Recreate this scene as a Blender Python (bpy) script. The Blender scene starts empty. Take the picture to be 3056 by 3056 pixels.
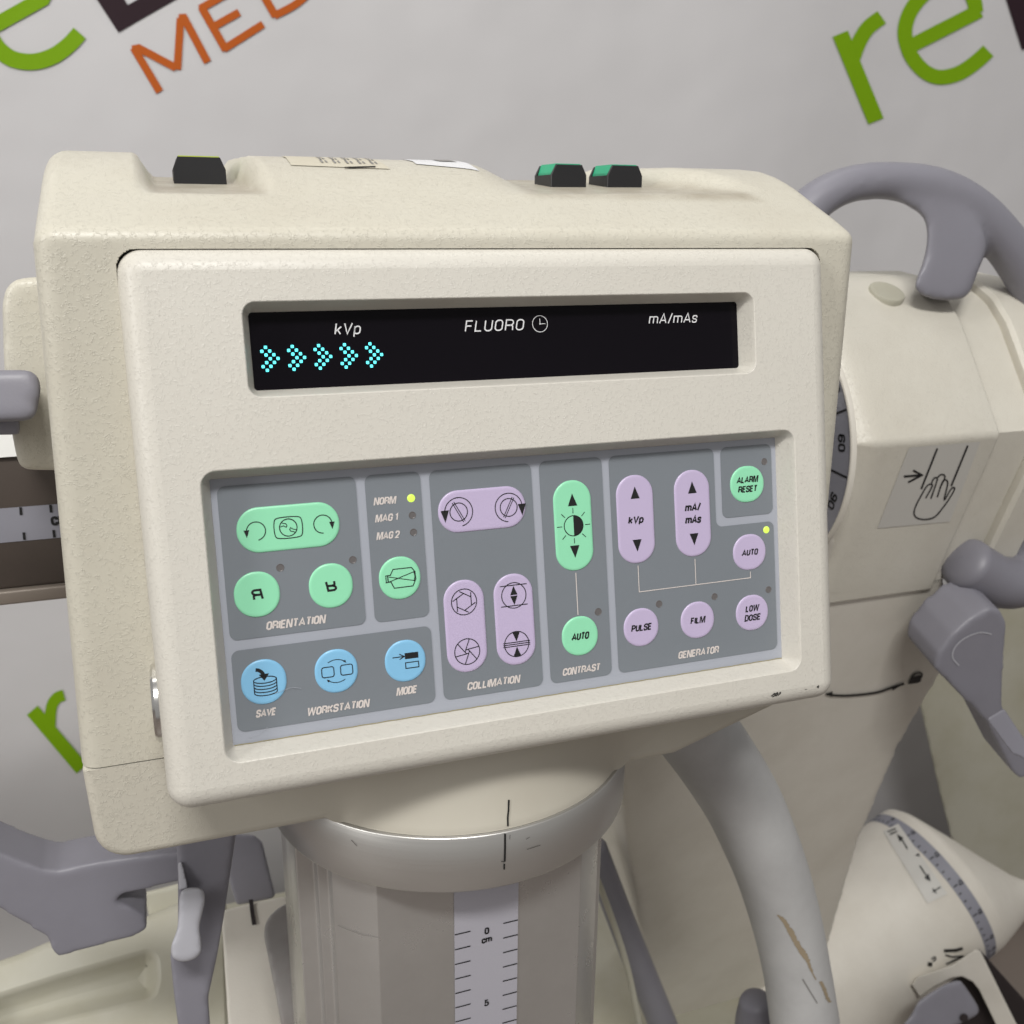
import bpy, bmesh, math, random
from mathutils import Vector, Matrix
from mathutils.geometry import tessellate_polygon
from mathutils.bvhtree import BVHTree

random.seed(7)
SC = bpy.context.scene
COL = SC.collection
rad = math.radians
OZ = 1.10                                   # height of the keypad's top edge above the floor

# ------------------------------------------------------------------ camera
# solved from the keypad rectangle: position and axes in metres, focal length in photo pixels
FPX = 2900.0
TILT = rad(12.0)                            # the console's front leans back by this much
CAM = Vector((-0.0123637, -0.4173415, OZ + 0.1097437))
C_R = Vector((0.94301744, -0.3325781, 0.01048412))
C_U = Vector((0.08852904, 0.28114531, 0.95557309))
C_F = Vector((0.32075025, 0.90019394, -0.29456775))
cd = bpy.data.cameras.new('camera')
cam = bpy.data.objects.new('camera', cd)
COL.objects.link(cam)
m3 = Matrix((C_R, C_U, -C_F)).transposed()
cam.matrix_world = Matrix.Translation(CAM) @ m3.to_4x4()
cd.sensor_fit = 'HORIZONTAL'
cd.sensor_width = 36.0
cd.lens = FPX / 3056.0 * 36.0
cd.clip_start = 0.01
cd.clip_end = 60.0
cd.dof.use_dof = True
cd.dof.focus_distance = 0.47
cd.dof.aperture_fstop = 15.0
SC.camera = cam

# ------------------------------------------------------------------ world and lamps
W = bpy.data.worlds.new('World')
SC.world = W
W.use_nodes = True
bg = W.node_tree.nodes['Background']
# light of the room: bright ceiling, dimmer sides, dark floor, a little brighter towards the left
wn, wl = W.node_tree.nodes, W.node_tree.links
wt = wn.new('ShaderNodeTexCoord')
wx = wn.new('ShaderNodeVectorMath')
wx.operation = 'DOT_PRODUCT'
wx.inputs[1].default_value = (-0.30, -0.30, 0.90)
wl.new(wt.outputs['Generated'], wx.inputs[0])
wr = wn.new('ShaderNodeMapRange')
wr.inputs['From Min'].default_value = -1.0
wr.inputs['From Max'].default_value = 1.0
wr.inputs['To Min'].default_value = 0.21
wr.inputs['To Max'].default_value = 0.36
wl.new(wx.outputs['Value'], wr.inputs['Value'])
bg.inputs['Color'].default_value = (1.0, 0.985, 0.965, 1)
wl.new(wr.outputs['Result'], bg.inputs['Strength'])


def lamp(name, loc, target, sx, sy, power, col):
    ld = bpy.data.lights.new(name, 'AREA')
    ld.shape = 'RECTANGLE'
    ld.size = sx
    ld.size_y = sy
    ld.energy = power
    ld.color = col
    o = bpy.data.objects.new(name, ld)
    COL.objects.link(o)
    o.location = loc
    d = Vector(target) - Vector(loc)
    o.rotation_euler = d.to_track_quat('-Z', 'Y').to_euler()
    return o


lamp('ceiling_and_fill_lamp', (-0.30, -1.45, OZ + 1.80), (0.15, 0.1, OZ), 1.0, 0.25, 46.0, (1.0, 0.985, 0.95))
lamp('ceiling_and_fill_lamp', (0.35, 0.30, OZ + 1.75), (0.3, 0.45, OZ), 1.6, 0.3, 5.0, (1.0, 0.985, 0.95))
lamp('ceiling_and_fill_lamp', (-3.60, -1.50, OZ + 1.60), (0.0, 0.3, OZ), 0.8, 2.2, 70.0, (1.0, 0.985, 0.95))  # added fill from far left, brightens the column chamfer and shaded areas

SC.view_settings.view_transform = 'Standard'
SC.view_settings.look = 'None'
SC.view_settings.exposure = 0.0
SC.view_settings.gamma = 1.0
SC.view_settings.use_curve_mapping = False
SC.render.engine = 'CYCLES'


# ------------------------------------------------------------------ geometry helpers
def ray(u, v):
    """direction through a point of the 1932-wide photograph"""
    return C_F + C_R * ((u * 1.58178 - 1528) / FPX) - C_U * ((v * 1.58178 - 1528) / FPX)


def at(u, v, Y):
    d = ray(u, v)
    return CAM + d * ((Y - CAM.y) / d.y)


def atX(u, v, X):
    d = ray(u, v)
    return CAM + d * ((X - CAM.x) / d.x)


def atP(u, v, p, n):
    d = ray(u, v)
    return CAM + d * ((p - CAM).dot(n) / d.dot(n))


def zoom(x0, y0, s):
    """coordinates read in an enlarged crop -> 1932-wide photograph"""
    return lambda x, y: ((x0 + x / s) / 1.58178, (y0 + y / s) / 1.58178)


cT, sT = math.cos(TILT), math.sin(TILT)


def PN(x, y, z):
    """millimetres on the tilted front (x right, y inwards, z up; 0,0,0 = keypad's upper left corner) -> world"""
    x, y, z = x / 1000, y / 1000, z / 1000
    return Vector((x, cT * y + sT * z, OZ - sT * y + cT * z))


def to_mm(u, v):
    """photograph point -> (x, z) millimetres on the keypad plane"""
    p = atP(u, v, PN(0, 0, 0), (PN(0, 1, 0) - PN(0, 0, 0)).normalized())
    q = p - Vector((0, 0, OZ))
    return (q.x * 1000, (sT * q.y + cT * q.z) * 1000)


def WD(x, y, z):
    return Vector((x / 1000, y / 1000, OZ + z / 1000))


class MB:
    def __init__(self):
        self.v, self.f, self.m = [], [], []

    def add(self, verts, faces, mi=0):
        b = len(self.v)
        self.v += [Vector(p) for p in verts]
        for f in faces:
            self.f.append([b + i for i in f])
            self.m.append(mi)

    def loft(self, loops, cap0=False, cap1=False, closed=True, mi=0):
        n = len(loops[0])
        verts = [p for l in loops for p in l]
        faces = []
        for k in range(len(loops) - 1):
            for i in range(n if closed else n - 1):
                j = (i + 1) % n
                faces.append((k * n + i, k * n + j, (k + 1) * n + j, (k + 1) * n + i))
        self.add(verts, faces, mi)
        if cap0:
            self.fill([loops[0]], mi)
        if cap1:
            self.fill([loops[-1]], mi)

    def fill(self, loops, mi=0):
        loops = [[Vector(p) for p in l] for l in loops]
        tris = tessellate_polygon(loops)
        self.add([p for l in loops for p in l], [tuple(t) for t in tris], mi)

    def box(self, a, b, mi=0):
        x0, y0, z0 = a
        x1, y1, z1 = b
        v = [(x, y, z) for x in (x0, x1) for y in (y0, y1) for z in (z0, z1)]
        self.add(v, [(0, 1, 3, 2), (4, 6, 7, 5), (0, 4, 5, 1), (2, 3, 7, 6), (0, 2, 6, 4), (1, 5, 7, 3)], mi)

    def tube(self, path, radii, n=24, caps=True, ratio=1.0, mi=0, up=None):
        path = [Vector(p) for p in path]
        loops = []
        ref = Vector(up) if up else Vector((0, 1, 0))
        k = len(path)
        for i, p in enumerate(path):
            t = (path[min(i + 1, k - 1)] - path[max(i - 1, 0)]).normalized()
            a = (ref - t * ref.dot(t)).normalized()
            b = t.cross(a)
            loops.append([p + (a * math.cos(q) * ratio + b * math.sin(q)) * radii[i]
                          for q in [2 * math.pi * j / n for j in range(n)]])
        if caps:
            def dome(i, sgn):
                p = path[i]
                q = path[1] if i == 0 else path[-2]
                t = (p - q).normalized()
                c = loops[i]
                r = radii[i]
                out = []
                for a in (25, 50, 70, 83):
                    out.append([p + (w - p) * math.cos(rad(a)) + t * (r * 0.4 * math.sin(rad(a))) for w in c])
                return out
            loops = dome(0, -1)[::-1] + loops + dome(k - 1, 1)
        self.loft(loops, caps, caps, True, mi)

    def build(self, name, mat, parent=None, smooth=True, angle=38):
        loc = Vector((0, 0, 0))
        if parent is not None:
            r = parent
            while r.parent:
                r = r.parent
            loc = r.location
        me = bpy.data.meshes.new(name)
        me.from_pydata([tuple(p - loc) for p in self.v], [], self.f)
        bm = bmesh.new()
        bm.from_mesh(me)
        bmesh.ops.recalc_face_normals(bm, faces=bm.faces)
        bm.to_mesh(me)
        bm.free()
        mats = mat if isinstance(mat, (list, tuple)) else [mat]
        for x in mats:
            me.materials.append(x)
        for p, mi in zip(me.polygons, self.m):
            p.material_index = mi
        if smooth:
            for p in me.polygons:
                p.use_smooth = True
            me.set_sharp_from_angle(angle=rad(angle))
        me.update()
        o = bpy.data.objects.new(name, me)
        COL.objects.link(o)
        if parent is not None:
            o.parent = parent
        return o

    def bvh(self):
        return BVHTree.FromPolygons([tuple(p) for p in self.v], self.f)


def thing(name, loc, label, cat, group=None):
    o = bpy.data.objects.new(name, None)
    o.empty_display_size = 0.05
    COL.objects.link(o)
    o.location = loc
    o['label'] = label
    o['category'] = cat
    if group:
        o['group'] = group
    return o


def smoothstep(t):
    t = max(0.0, min(1.0, t))
    return t * t * (3 - 2 * t)


def spline(pts, n=6, closed=False):
    """Catmull-Rom through points of any dimension"""
    P = [tuple(p) for p in pts]
    out = []
    N = len(P)
    for i in range(N if closed else N - 1):
        if closed:
            a, b, c, d = P[i - 1], P[i], P[(i + 1) % N], P[(i + 2) % N]
        else:
            a, b, c, d = P[max(i - 1, 0)], P[i], P[i + 1], P[min(i + 2, N - 1)]
        for k in range(n):
            t = k / n
            out.append(tuple(0.5 * (2 * b[j] + (c[j] - a[j]) * t + (2 * a[j] - 5 * b[j] + 4 * c[j] - d[j]) * t * t
                                    + (3 * b[j] - a[j] - 3 * c[j] + d[j]) * t ** 3) for j in range(len(b))))
    if not closed:
        out.append(P[-1])
    return out


def round_poly(pts, r, n=5):
    """2-D polygon with rounded corners; r one radius or one for each corner"""
    out = []
    N = len(pts)
    for i in range(N):
        p0, p1, p2 = Vector(pts[i - 1]), Vector(pts[i]), Vector(pts[(i + 1) % N])
        rr = r[i] if isinstance(r, (list, tuple)) else r
        a, b = (p0 - p1), (p2 - p1)
        la, lb = a.length, b.length
        a.normalize()
        b.normalize()
        ang = a.angle(b, math.pi)
        if rr <= 0 or ang > rad(176):
            out.append(tuple(p1))
            continue
        t = min(rr / math.tan(ang / 2), la * 0.48, lb * 0.48)
        s, e = p1 + a * t, p1 + b * t
        for k in range(n + 1):
            q = k / n
            out.append(tuple(_arc(s, p1, e, ang, q)))
    return out


def _arc(s, c, e, ang, q):
    # circular arc tangent at s and e
    bis = ((s - c).normalized() + (e - c).normalized())
    bis.normalize()
    d = (s - c).length / math.cos(ang / 2)
    o = c + bis * d
    a, b = s - o, e - o
    th = a.angle(b, 0.0)
    if th < 1e-6:
        return s
    return o + a * (math.sin((1 - q) * th) / math.sin(th)) + b * (math.sin(q * th) / math.sin(th))


def rrect(x0, z0, x1, z1, r, n=6):
    return round_poly([(x0, z0), (x1, z0), (x1, z1), (x0, z1)], r, n)


def area2(pts):
    return 0.5 * sum(pts[i - 1][0] * pts[i][1] - pts[i][0] * pts[i - 1][1] for i in range(len(pts)))


def inset(pts, d):
    """offset a closed 2-D outline inwards by d (outwards when negative)"""
    s = 1 if area2(pts) > 0 else -1
    out = []
    N = len(pts)
    for i in range(N):
        p0, p1, p2 = Vector(pts[i - 1]), Vector(pts[i]), Vector(pts[(i + 1) % N])
        a, b = (p1 - p0), (p2 - p1)
        if a.length < 1e-9 or b.length < 1e-9:
            out.append(tuple(p1))
            continue
        a.normalize()
        b.normalize()
        na, nb = Vector((-a.y, a.x)) * s, Vector((-b.y, b.x)) * s
        k = na + nb
        k = k / max(0.35, k.length_squared / 2) if k.length > 1e-6 else na
        out.append(tuple(p1 + k * d))
    return out


def softened(mb, voxel, iters):
    """moulded look: one closed skin over the solid, edges rounded by smoothing"""
    me = bpy.data.meshes.new('solid')
    me.from_pydata([tuple(p) for p in mb.v], [], mb.f)
    bm = bmesh.new()
    bm.from_mesh(me)
    bmesh.ops.remove_doubles(bm, verts=bm.verts, dist=1e-6)
    bmesh.ops.recalc_face_normals(bm, faces=bm.faces)
    bm.to_mesh(me)
    bm.free()
    o = bpy.data.objects.new('solid', me)
    COL.objects.link(o)
    r = o.modifiers.new('skin', 'REMESH')
    r.mode = 'VOXEL'
    r.voxel_size = voxel
    q = o.modifiers.new('soft', 'SMOOTH')
    q.factor = 0.5
    q.iterations = iters
    dg = bpy.context.evaluated_depsgraph_get()
    m2 = bpy.data.meshes.new_from_object(o.evaluated_get(dg))
    out = MB()
    out.add([v.co.copy() for v in m2.vertices], [tuple(p.vertices) for p in m2.polygons])
    bpy.data.objects.remove(o)
    bpy.data.meshes.remove(me)
    bpy.data.meshes.remove(m2)
    return out


def prism(px, p0, n, thick, corner=0.0, depth_dir=None, mb=None):
    n = Vector(n).normalized()
    P3 = [atP(u, v, Vector(p0), n) for u, v in px]
    ax = (Vector((1, 0, 0)) - n * n.x).normalized()
    ay = n.cross(ax)
    o = P3[0]
    q2 = [((p - o).dot(ax), (p - o).dot(ay)) for p in P3]
    if corner:
        q2 = round_poly(q2, corner, 5)
    cu_, cv_ = sum(p[0] for p in px) / len(px), sum(p[1] for p in px) / len(px)
    dd = Vector(depth_dir).normalized() if depth_dir else ray(min(2000, max(-60, cu_)), min(1990, max(-60, cv_))).normalized()
    mb = mb or MB()
    mb.loft([[o + ax * x + ay * y + dd * d for x, y in q2] for d in (0, thick)], True, True)
    size = max(max(p[0] for p in q2) - min(p[0] for p in q2), max(p[1] for p in q2) - min(p[1] for p in q2))
    return mb, size


def slab(px, p0, n, thick, fil, corner=0.0, nb=None, depth_dir=None):
    """solid with the given outline (photograph points) in the plane p0,n, of real thickness, with rounded edges"""
    mb, size = prism(px, p0, n, thick, corner, depth_dir)
    vx = max(fil / 4.0, size / 260.0, 0.0009)
    it = max(2, int((fil / vx) ** 2 * 0.9))
    return softened(mb, vx, it)


class Ink:
    """flat printed marks: 2-D shapes collected and laid on a surface by a mapping function"""
    def __init__(self):
        self.polys = []

    def stroke(self, pts, w, closed=False):
        N = len(pts)
        L, R = [], []
        for i in range(N):
            p = Vector(pts[i])
            a = Vector(pts[i - 1]) if (i > 0 or closed) else p
            b = Vector(pts[(i + 1) % N]) if (i < N - 1 or closed) else p
            d1 = (p - a).normalized() if (p - a).length > 1e-9 else None
            d2 = (b - p).normalized() if (b - p).length > 1e-9 else None
            d1 = d1 or d2
            d2 = d2 or d1
            n1, n2 = Vector((-d1.y, d1.x)), Vector((-d2.y, d2.x))
            k = n1 + n2
            k = k / max(0.4, k.length_squared / 2) if k.length > 1e-6 else n1
            L.append(p + k * w / 2)
            R.append(p - k * w / 2)
        for i in range(N if closed else N - 1):
            j = (i + 1) % N
            self.polys.append([L[i], L[j], R[j], R[i]])
        return self

    def arc(self, c, r, a0, a1, w, n=28, ry=None):
        ry = ry or r
        pts = [(c[0] + r * math.cos(rad(a0 + (a1 - a0) * k / n)), c[1] + ry * math.sin(rad(a0 + (a1 - a0) * k / n)))
               for k in range(n + 1)]
        return self.stroke(pts, w)

    def ring(self, c, r, w, n=36, ry=None):
        ry = ry or r
        pts = [(c[0] + r * math.cos(2 * math.pi * k / n), c[1] + ry * math.sin(2 * math.pi * k / n)) for k in range(n)]
        return self.stroke(pts, w, True)

    def disc(self, c, r, n=20):
        self.polys.append([Vector((c[0] + r * math.cos(2 * math.pi * k / n), c[1] + r * math.sin(2 * math.pi * k / n)))
                           for k in range(n)])
        return self

    def poly(self, pts):
        for t in tessellate_polygon([[Vector((p[0], p[1], 0)) for p in pts]]):
            self.polys.append([Vector(pts[i]) for i in t])
        return self

    def text(self, s, x, z, cap, width=None, shear=0.0, weight=0.15, align='L', mirror=False, flip=False, rot=0.0):
        """lettering drawn with strokes; x, z = left end of the base line, or the middle with align 'C'"""
        t = cap * weight
        pen = 0.0
        parts = []
        for ch in s:
            g, w = glyph(ch)
            parts.append((g, pen))
            pen += w + (0.27 if ch != ' ' else 0.0)
        pen -= 0.27
        hy = cap - t
        kx = ((width - t) / max(pen, 0.01)) if width else hy * 0.95
        tot = pen * kx + t
        cr, sr = math.cos(rot), math.sin(rot)

        def put(a, b):
            px_, pz_ = a, b
            if align == 'C':
                px_ -= tot / 2
                pz_ -= cap / 2
            px_ += pz_ * shear
            if mirror:
                px_ = -px_
            if flip:
                pz_ = -pz_
            return (x + px_ * cr - pz_ * sr, z + px_ * sr + pz_ * cr)
        tw, th = t / kx, t / hy
        for g, o in parts:
            for pts, closed in g:
                if closed == 'P':
                    self.poly([put(t / 2 + (o + a) * kx, t / 2 + b * hy) for a, b in pts(tw, th)])
                    continue
                self.stroke([put(t / 2 + (o + a) * kx, t / 2 + b * hy) for a, b in pts], t, closed)
        return self

    def mesh(self, fn, mb=None, mi=0):
        mb = mb or MB()
        for p in self.polys:
            w = [fn(q[0], q[1]) for q in p]
            if None not in w:
                mb.add(w, [tuple(range(len(p)))], mi)
        return mb


def soft(pts, r, closed=False, n=5):
    """polyline with rounded inner corners (r per corner or one for all)"""
    if closed:
        return round_poly(pts, r, n)
    out = [pts[0]]
    for i in range(1, len(pts) - 1):
        rr = r[i - 1] if isinstance(r, (list, tuple)) else r
        q = round_poly([pts[i - 1], pts[i], pts[i + 1]], [0, rr, 0], n)
        out += q[1:-1] if len(q) > 2 else [pts[i]]
    out.append(pts[-1])
    return out


def shape_n(w, t, b):
    W_, H = w + t, 1 + b
    d, e = 1.15 * t, 0.34 * H
    q = [(0, 0), (0, H), (d, H), (W_ - t, e), (W_ - t, H), (W_, H), (W_, 0), (W_ - d, 0), (t, H - e), (t, 0)]
    return [(x - t / 2, y - b / 2) for x, y in q]


def shape_m(w, t, b):
    W_, H = w + t, 1 + b
    q = [(0, 0), (0, H), (1.35 * t, H), (W_ / 2, .36 * H), (W_ - 1.35 * t, H), (W_, H), (W_, 0), (W_ - .9 * t, 0), (W_ - .9 * t, .70 * H),
         (W_ / 2 + .42 * t, 0), (W_ / 2 - .42 * t, 0), (.9 * t, .70 * H), (.9 * t, 0)]
    return [(x - t / 2, y - b / 2) for x, y in q]


def shape_w(w, t, b):
    W_, H = w + t, 1 + b
    q = [(0, H), (t, H), (W_ * .27, .34 * H), (W_ / 2 - .45 * t, H), (W_ / 2 + .45 * t, H), (W_ * .73, .34 * H), (W_ - t, H), (W_, H),
         (W_ * .80, 0), (W_ * .67, 0), (W_ / 2, .60 * H), (W_ * .33, 0), (W_ * .20, 0)]
    return [(x - t / 2, y - b / 2) for x, y in q]


_gl = {}


def glyph(c):
    """stroke shapes of one character on a cap height of 1 -> ([(points, closed)], width)"""
    if c in _gl:
        return _gl[c]
    w = {'M': 0.82, 'W': 1.0, 'N': 0.60, 'R': 0.56, 'A': 0.70, 'V': 0.66, 'I': 0.0, '1': 0.25, '/': 0.32, 'm': 0.88, 's': 0.44, 'c': 0.44, 'k': 0.46,
         'p': 0.48, ' ': 0.34, 'L': 0.44, 'F': 0.46, 'E': 0.47, 'K': 0.54}.get(c, 0.52)
    h = w / 2
    r = 0.26
    D = {
        'A': [([(0, 0), (h, 1), (w, 0)], 0), ([(w * .17, .29), (w * .83, .29)], 0)],
        'C': [(soft([(w, .68), (w, 1), (0, 1), (0, 0), (w, 0), (w, .33)], r), 0)],
        'D': [(soft([(0, 0), (w, 0), (w, 1), (0, 1)], [0, r, r, 0], True), 1)],
        'E': [([(w, 1), (0, 1), (0, 0), (w, 0)], 0), ([(0, .52), (w * .9, .52)], 0)],
        'F': [([(w, 1), (0, 1), (0, 0)], 0), ([(0, .51), (w * .88, .51)], 0)],
        'G': [(soft([(w, .70), (w, 1), (0, 1), (0, 0), (w, 0), (w, .46), (w * .55, .46)], [r, r, r, r, 0]), 0)],
        'I': [([(0, 0), (0, 1)], 0)],
        'K': [([(0, 0), (0, 1)], 0), ([(w, 1), (0, .36)], 0), ([(w * .32, .56), (w, 0)], 0)],
        'L': [([(0, 1), (0, 0), (w, 0)], 0)],
        'M': [(lambda a, b: shape_m(w, a, b), 'P')],
        'N': [(lambda a, b: shape_n(w, a, b), 'P')],
        'O': [(soft([(0, 0), (w, 0), (w, 1), (0, 1)], r, True), 1)],
        'P': [(soft([(0, 0), (0, 1), (w, 1), (w, .46), (0, .46)], [0, r, r]), 0)],
        'R': [(soft([(0, 0), (0, 1), (w, 1), (w, .48), (0, .48)], [0, r, r]), 0), (soft([(w * .55, .48), (w * .93, .44), (w, 0)], .12), 0)],
        'S': [(soft([(w, .72), (w, 1), (0, 1), (0, .54), (w, .48), (w, 0), (0, 0), (0, .28)], .22), 0)],
        'T': [([(0, 1), (w, 1)], 0), ([(h, 1), (h, 0)], 0)],
        'U': [(soft([(0, 1), (0, 0), (w, 0), (w, 1)], r), 0)],
        'V': [([(0, 1), (h, 0), (w, 1)], 0)],
        'W': [(lambda a, b: shape_w(w, a, b), 'P')],
        'k': [([(0, 0), (0, 1)], 0), ([(w, .70), (0, .26)], 0), ([(w * .34, .44), (w, 0)], 0)],
        'p': [([(0, -.29), (0, .70)], 0), (soft([(0, 0), (w, 0), (w, .70), (0, .70)], .22, True), 1)],
        'm': [(soft([(0, 0), (0, .70), (h, .70), (h, 0)], [0, .18]), 0), (soft([(h, .5), (h, .70), (w, .70), (w, 0)], [0, .18]), 0)],
        's': [(soft([(w, .50), (w, .70), (0, .70), (0, .38), (w, .33), (w, 0), (0, 0), (0, .19)], .17), 0)],
        'c': [(soft([(w, .46), (w, .70), (0, .70), (0, 0), (w, 0), (w, .24)], .2), 0)],
        '/': [([(0, -.04), (w, 1.04)], 0)],
        '0': [(soft([(0, 0), (w, 0), (w, 1), (0, 1)], r, True), 1)],
        '1': [([(0, .78), (w, 1), (w, 0)], 0)],
        '2': [(soft([(0, .70), (0, 1), (w, 1), (w, .58), (0, 0), (w, 0)], [r, r, .2, 0]), 0)],
        '3': [(soft([(0, .74), (0, 1), (w, 1), (w, .53), (w * .4, .53)], .22), 0), (soft([(w * .4, .53), (w, .53), (w, 0), (0, 0), (0, .26)], .22), 0)],
        '5': [(soft([(w * .92, 1), (w * .12, 1), (w * .03, .5), (w * .25, .62), (w, .62), (w, 0), (0, 0), (0, .24)], [0, 0, .05, .22, .24, .24]), 0)],
        '6': [(soft([(0, 0), (w, 0), (w, .58), (0, .58)], .24, True), 1), (soft([(w, .76), (w, 1), (0, 1), (0, .25)], .25), 0)],
        '9': [(soft([(0, .42), (w, .42), (w, 1), (0, 1)], .24, True), 1), (soft([(0, .24), (0, 0), (w, 0), (w, .75)], .25), 0)],
        ' ': [],
    }[c]
    _gl[c] = (D, w)
    return _gl[c]


def on_surface(bvh, off=0.0004):
    """maps photograph points onto a modelled surface (ray hit + small lift)"""
    def fn(u, v):
        d = ray(u, v).normalized()
        h = bvh.ray_cast(CAM, d)
        if h[0] is None:
            print('decal misses its surface at %.0f,%.0f' % (u, v))
            return None
        n = h[1]
        if n.dot(d) > 0:
            n = -n
        return h[0] + n * off
    return fn


def patch(quad, fn, nu=10, nv=10, mb=None, mi=0):
    """subdivided quad of photograph points laid on a surface"""
    a, b, c, d = [Vector(p) for p in quad]
    V = []
    for j in range(nv + 1):
        for i in range(nu + 1):
            s, t = i / nu, j / nv
            p = (a * (1 - s) + b * s) * (1 - t) + (d * (1 - s) + c * s) * t
            V.append(fn(p.x, p.y))
    assert None not in V, 'patch misses'
    F = [(j * (nu + 1) + i, j * (nu + 1) + i + 1, (j + 1) * (nu + 1) + i + 1, (j + 1) * (nu + 1) + i)
         for j in range(nv) for i in range(nu)]
    mb = mb or MB()
    mb.add(V, F, mi)
    return mb


# ------------------------------------------------------------------ materials
def srgb(r, g, b):
    def f(c):
        c /= 255
        return c / 12.92 if c <= 0.04045 else ((c + 0.055) / 1.055) ** 2.4
    return (f(r), f(g), f(b), 1)


def mat(name, col, rough=0.5, metal=0.0, bump=None, var=None, emit=None, spec=0.5, coat=0.0, aniso=None, xmask=None):
    """bump = (scale, height in metres, kind); var = (scale, amount, darker colour)"""
    m = bpy.data.materials.new(name)
    m.use_nodes = True
    nt = m.node_tree
    N, L = nt.nodes, nt.links
    b = N['Principled BSDF']
    b.inputs['Base Color'].default_value = col
    b.inputs['Roughness'].default_value = rough
    b.inputs['Metallic'].default_value = metal
    b.inputs['Specular IOR Level'].default_value = spec
    b.inputs['Coat Weight'].default_value = coat
    tc = N.new('ShaderNodeTexCoord')
    if emit:
        b.inputs['Emission Color'].default_value = emit[0]
        b.inputs['Emission Strength'].default_value = emit[1]
    if var:
        nz = N.new('ShaderNodeTexNoise')
        nz.inputs['Scale'].default_value = var[0]
        nz.inputs['Detail'].default_value = 6
        nz.inputs['Roughness'].default_value = 0.65
        L.new(tc.outputs['Object'], nz.inputs['Vector'])
        rp = N.new('ShaderNodeValToRGB')
        rp.color_ramp.elements[0].position = 0.42
        rp.color_ramp.elements[1].position = 0.78
        rp.color_ramp.elements[0].color = (0, 0, 0, 1)
        rp.color_ramp.elements[1].color = (var[1],) * 3 + (1,)
        L.new(nz.outputs['Fac'], rp.inputs['Fac'])
        mx = N.new('ShaderNodeMix')
        mx.data_type = 'RGBA'
        mx.inputs['A'].default_value = col
        mx.inputs['B'].default_value = var[2]
        L.new(rp.outputs['Color'], mx.inputs['Factor'])
        L.new(mx.outputs['Result'], b.inputs['Base Color'])
        mr = N.new('ShaderNodeMath')
        mr.operation = 'MULTIPLY_ADD'
        mr.inputs[1].default_value = 0.25
        mr.inputs[2].default_value = rough - 0.1
        L.new(nz.outputs['Fac'], mr.inputs[0])
        L.new(mr.outputs[0], b.inputs['Roughness'])
    if bump:
        sc, h, kind = bump
        n1 = N.new('ShaderNodeTexNoise')
        n1.inputs['Scale'].default_value = sc
        n1.inputs['Detail'].default_value = 1.5
        n1.inputs['Distortion'].default_value = 0.9 if kind == 'leather' else 0.0
        L.new(tc.outputs['Object'], n1.inputs['Vector'])
        src = n1.outputs['Fac']
        if kind == 'leather':
            # wrinkled moulding grain: ridges where the noise crosses its middle, gathered in patches
            a = N.new('ShaderNodeMath'); a.operation = 'SUBTRACT'; a.inputs[1].default_value = 0.5
            L.new(src, a.inputs[0])
            c = N.new('ShaderNodeMath'); c.operation = 'ABSOLUTE'
            L.new(a.outputs[0], c.inputs[0])
            mp = N.new('ShaderNodeMapRange')
            mp.interpolation_type = 'SMOOTHSTEP'
            mp.inputs['From Min'].default_value = 0.0
            mp.inputs['From Max'].default_value = 0.085
            mp.inputs['To Min'].default_value = 1.0
            mp.inputs['To Max'].default_value = 0.0
            L.new(c.outputs[0], mp.inputs['Value'])
            n2 = N.new('ShaderNodeTexNoise')
            n2.inputs['Scale'].default_value = sc * 0.8
            n2.inputs['Detail'].default_value = 2
            of = N.new('ShaderNodeVectorMath')
            of.inputs[1].default_value = (3.1, 1.7, 5.3)
            L.new(tc.outputs['Object'], of.inputs[0])
            L.new(of.outputs[0], n2.inputs['Vector'])
            m2 = N.new('ShaderNodeMapRange')
            m2.interpolation_type = 'SMOOTHSTEP'
            m2.inputs['From Min'].default_value = 0.44
            m2.inputs['From Max'].default_value = 0.60
            m2.inputs['To Min'].default_value = 0.0
            m2.inputs['To Max'].default_value = 1.0
            L.new(n2.outputs['Fac'], m2.inputs['Value'])
            mm = N.new('ShaderNodeMath'); mm.operation = 'MULTIPLY'
            L.new(mp.outputs['Result'], mm.inputs[0])
            L.new(m2.outputs['Result'], mm.inputs[1])
            src = mm.outputs[0]
            if xmask:
                sx = N.new('ShaderNodeSeparateXYZ')
                L.new(tc.outputs['Object'], sx.inputs[0])
                mk = N.new('ShaderNodeMapRange')
                mk.inputs['From Min'].default_value = xmask[0]
                mk.inputs['From Max'].default_value = xmask[1]
                mk.inputs['To Min'].default_value = 1.0
                mk.inputs['To Max'].default_value = 0.0
                L.new(sx.outputs['X'], mk.inputs['Value'])
                m3_ = N.new('ShaderNodeMath')
                m3_.operation = 'MULTIPLY'
                L.new(src, m3_.inputs[0])
                L.new(mk.outputs['Result'], m3_.inputs[1])
                src = m3_.outputs[0]
        bp = N.new('ShaderNodeBump')
        bp.inputs['Strength'].default_value = 1.0
        bp.inputs['Distance'].default_value = h
        L.new(src, bp.inputs['Height'])
        L.new(bp.outputs['Normal'], b.inputs['Normal'])
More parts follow.
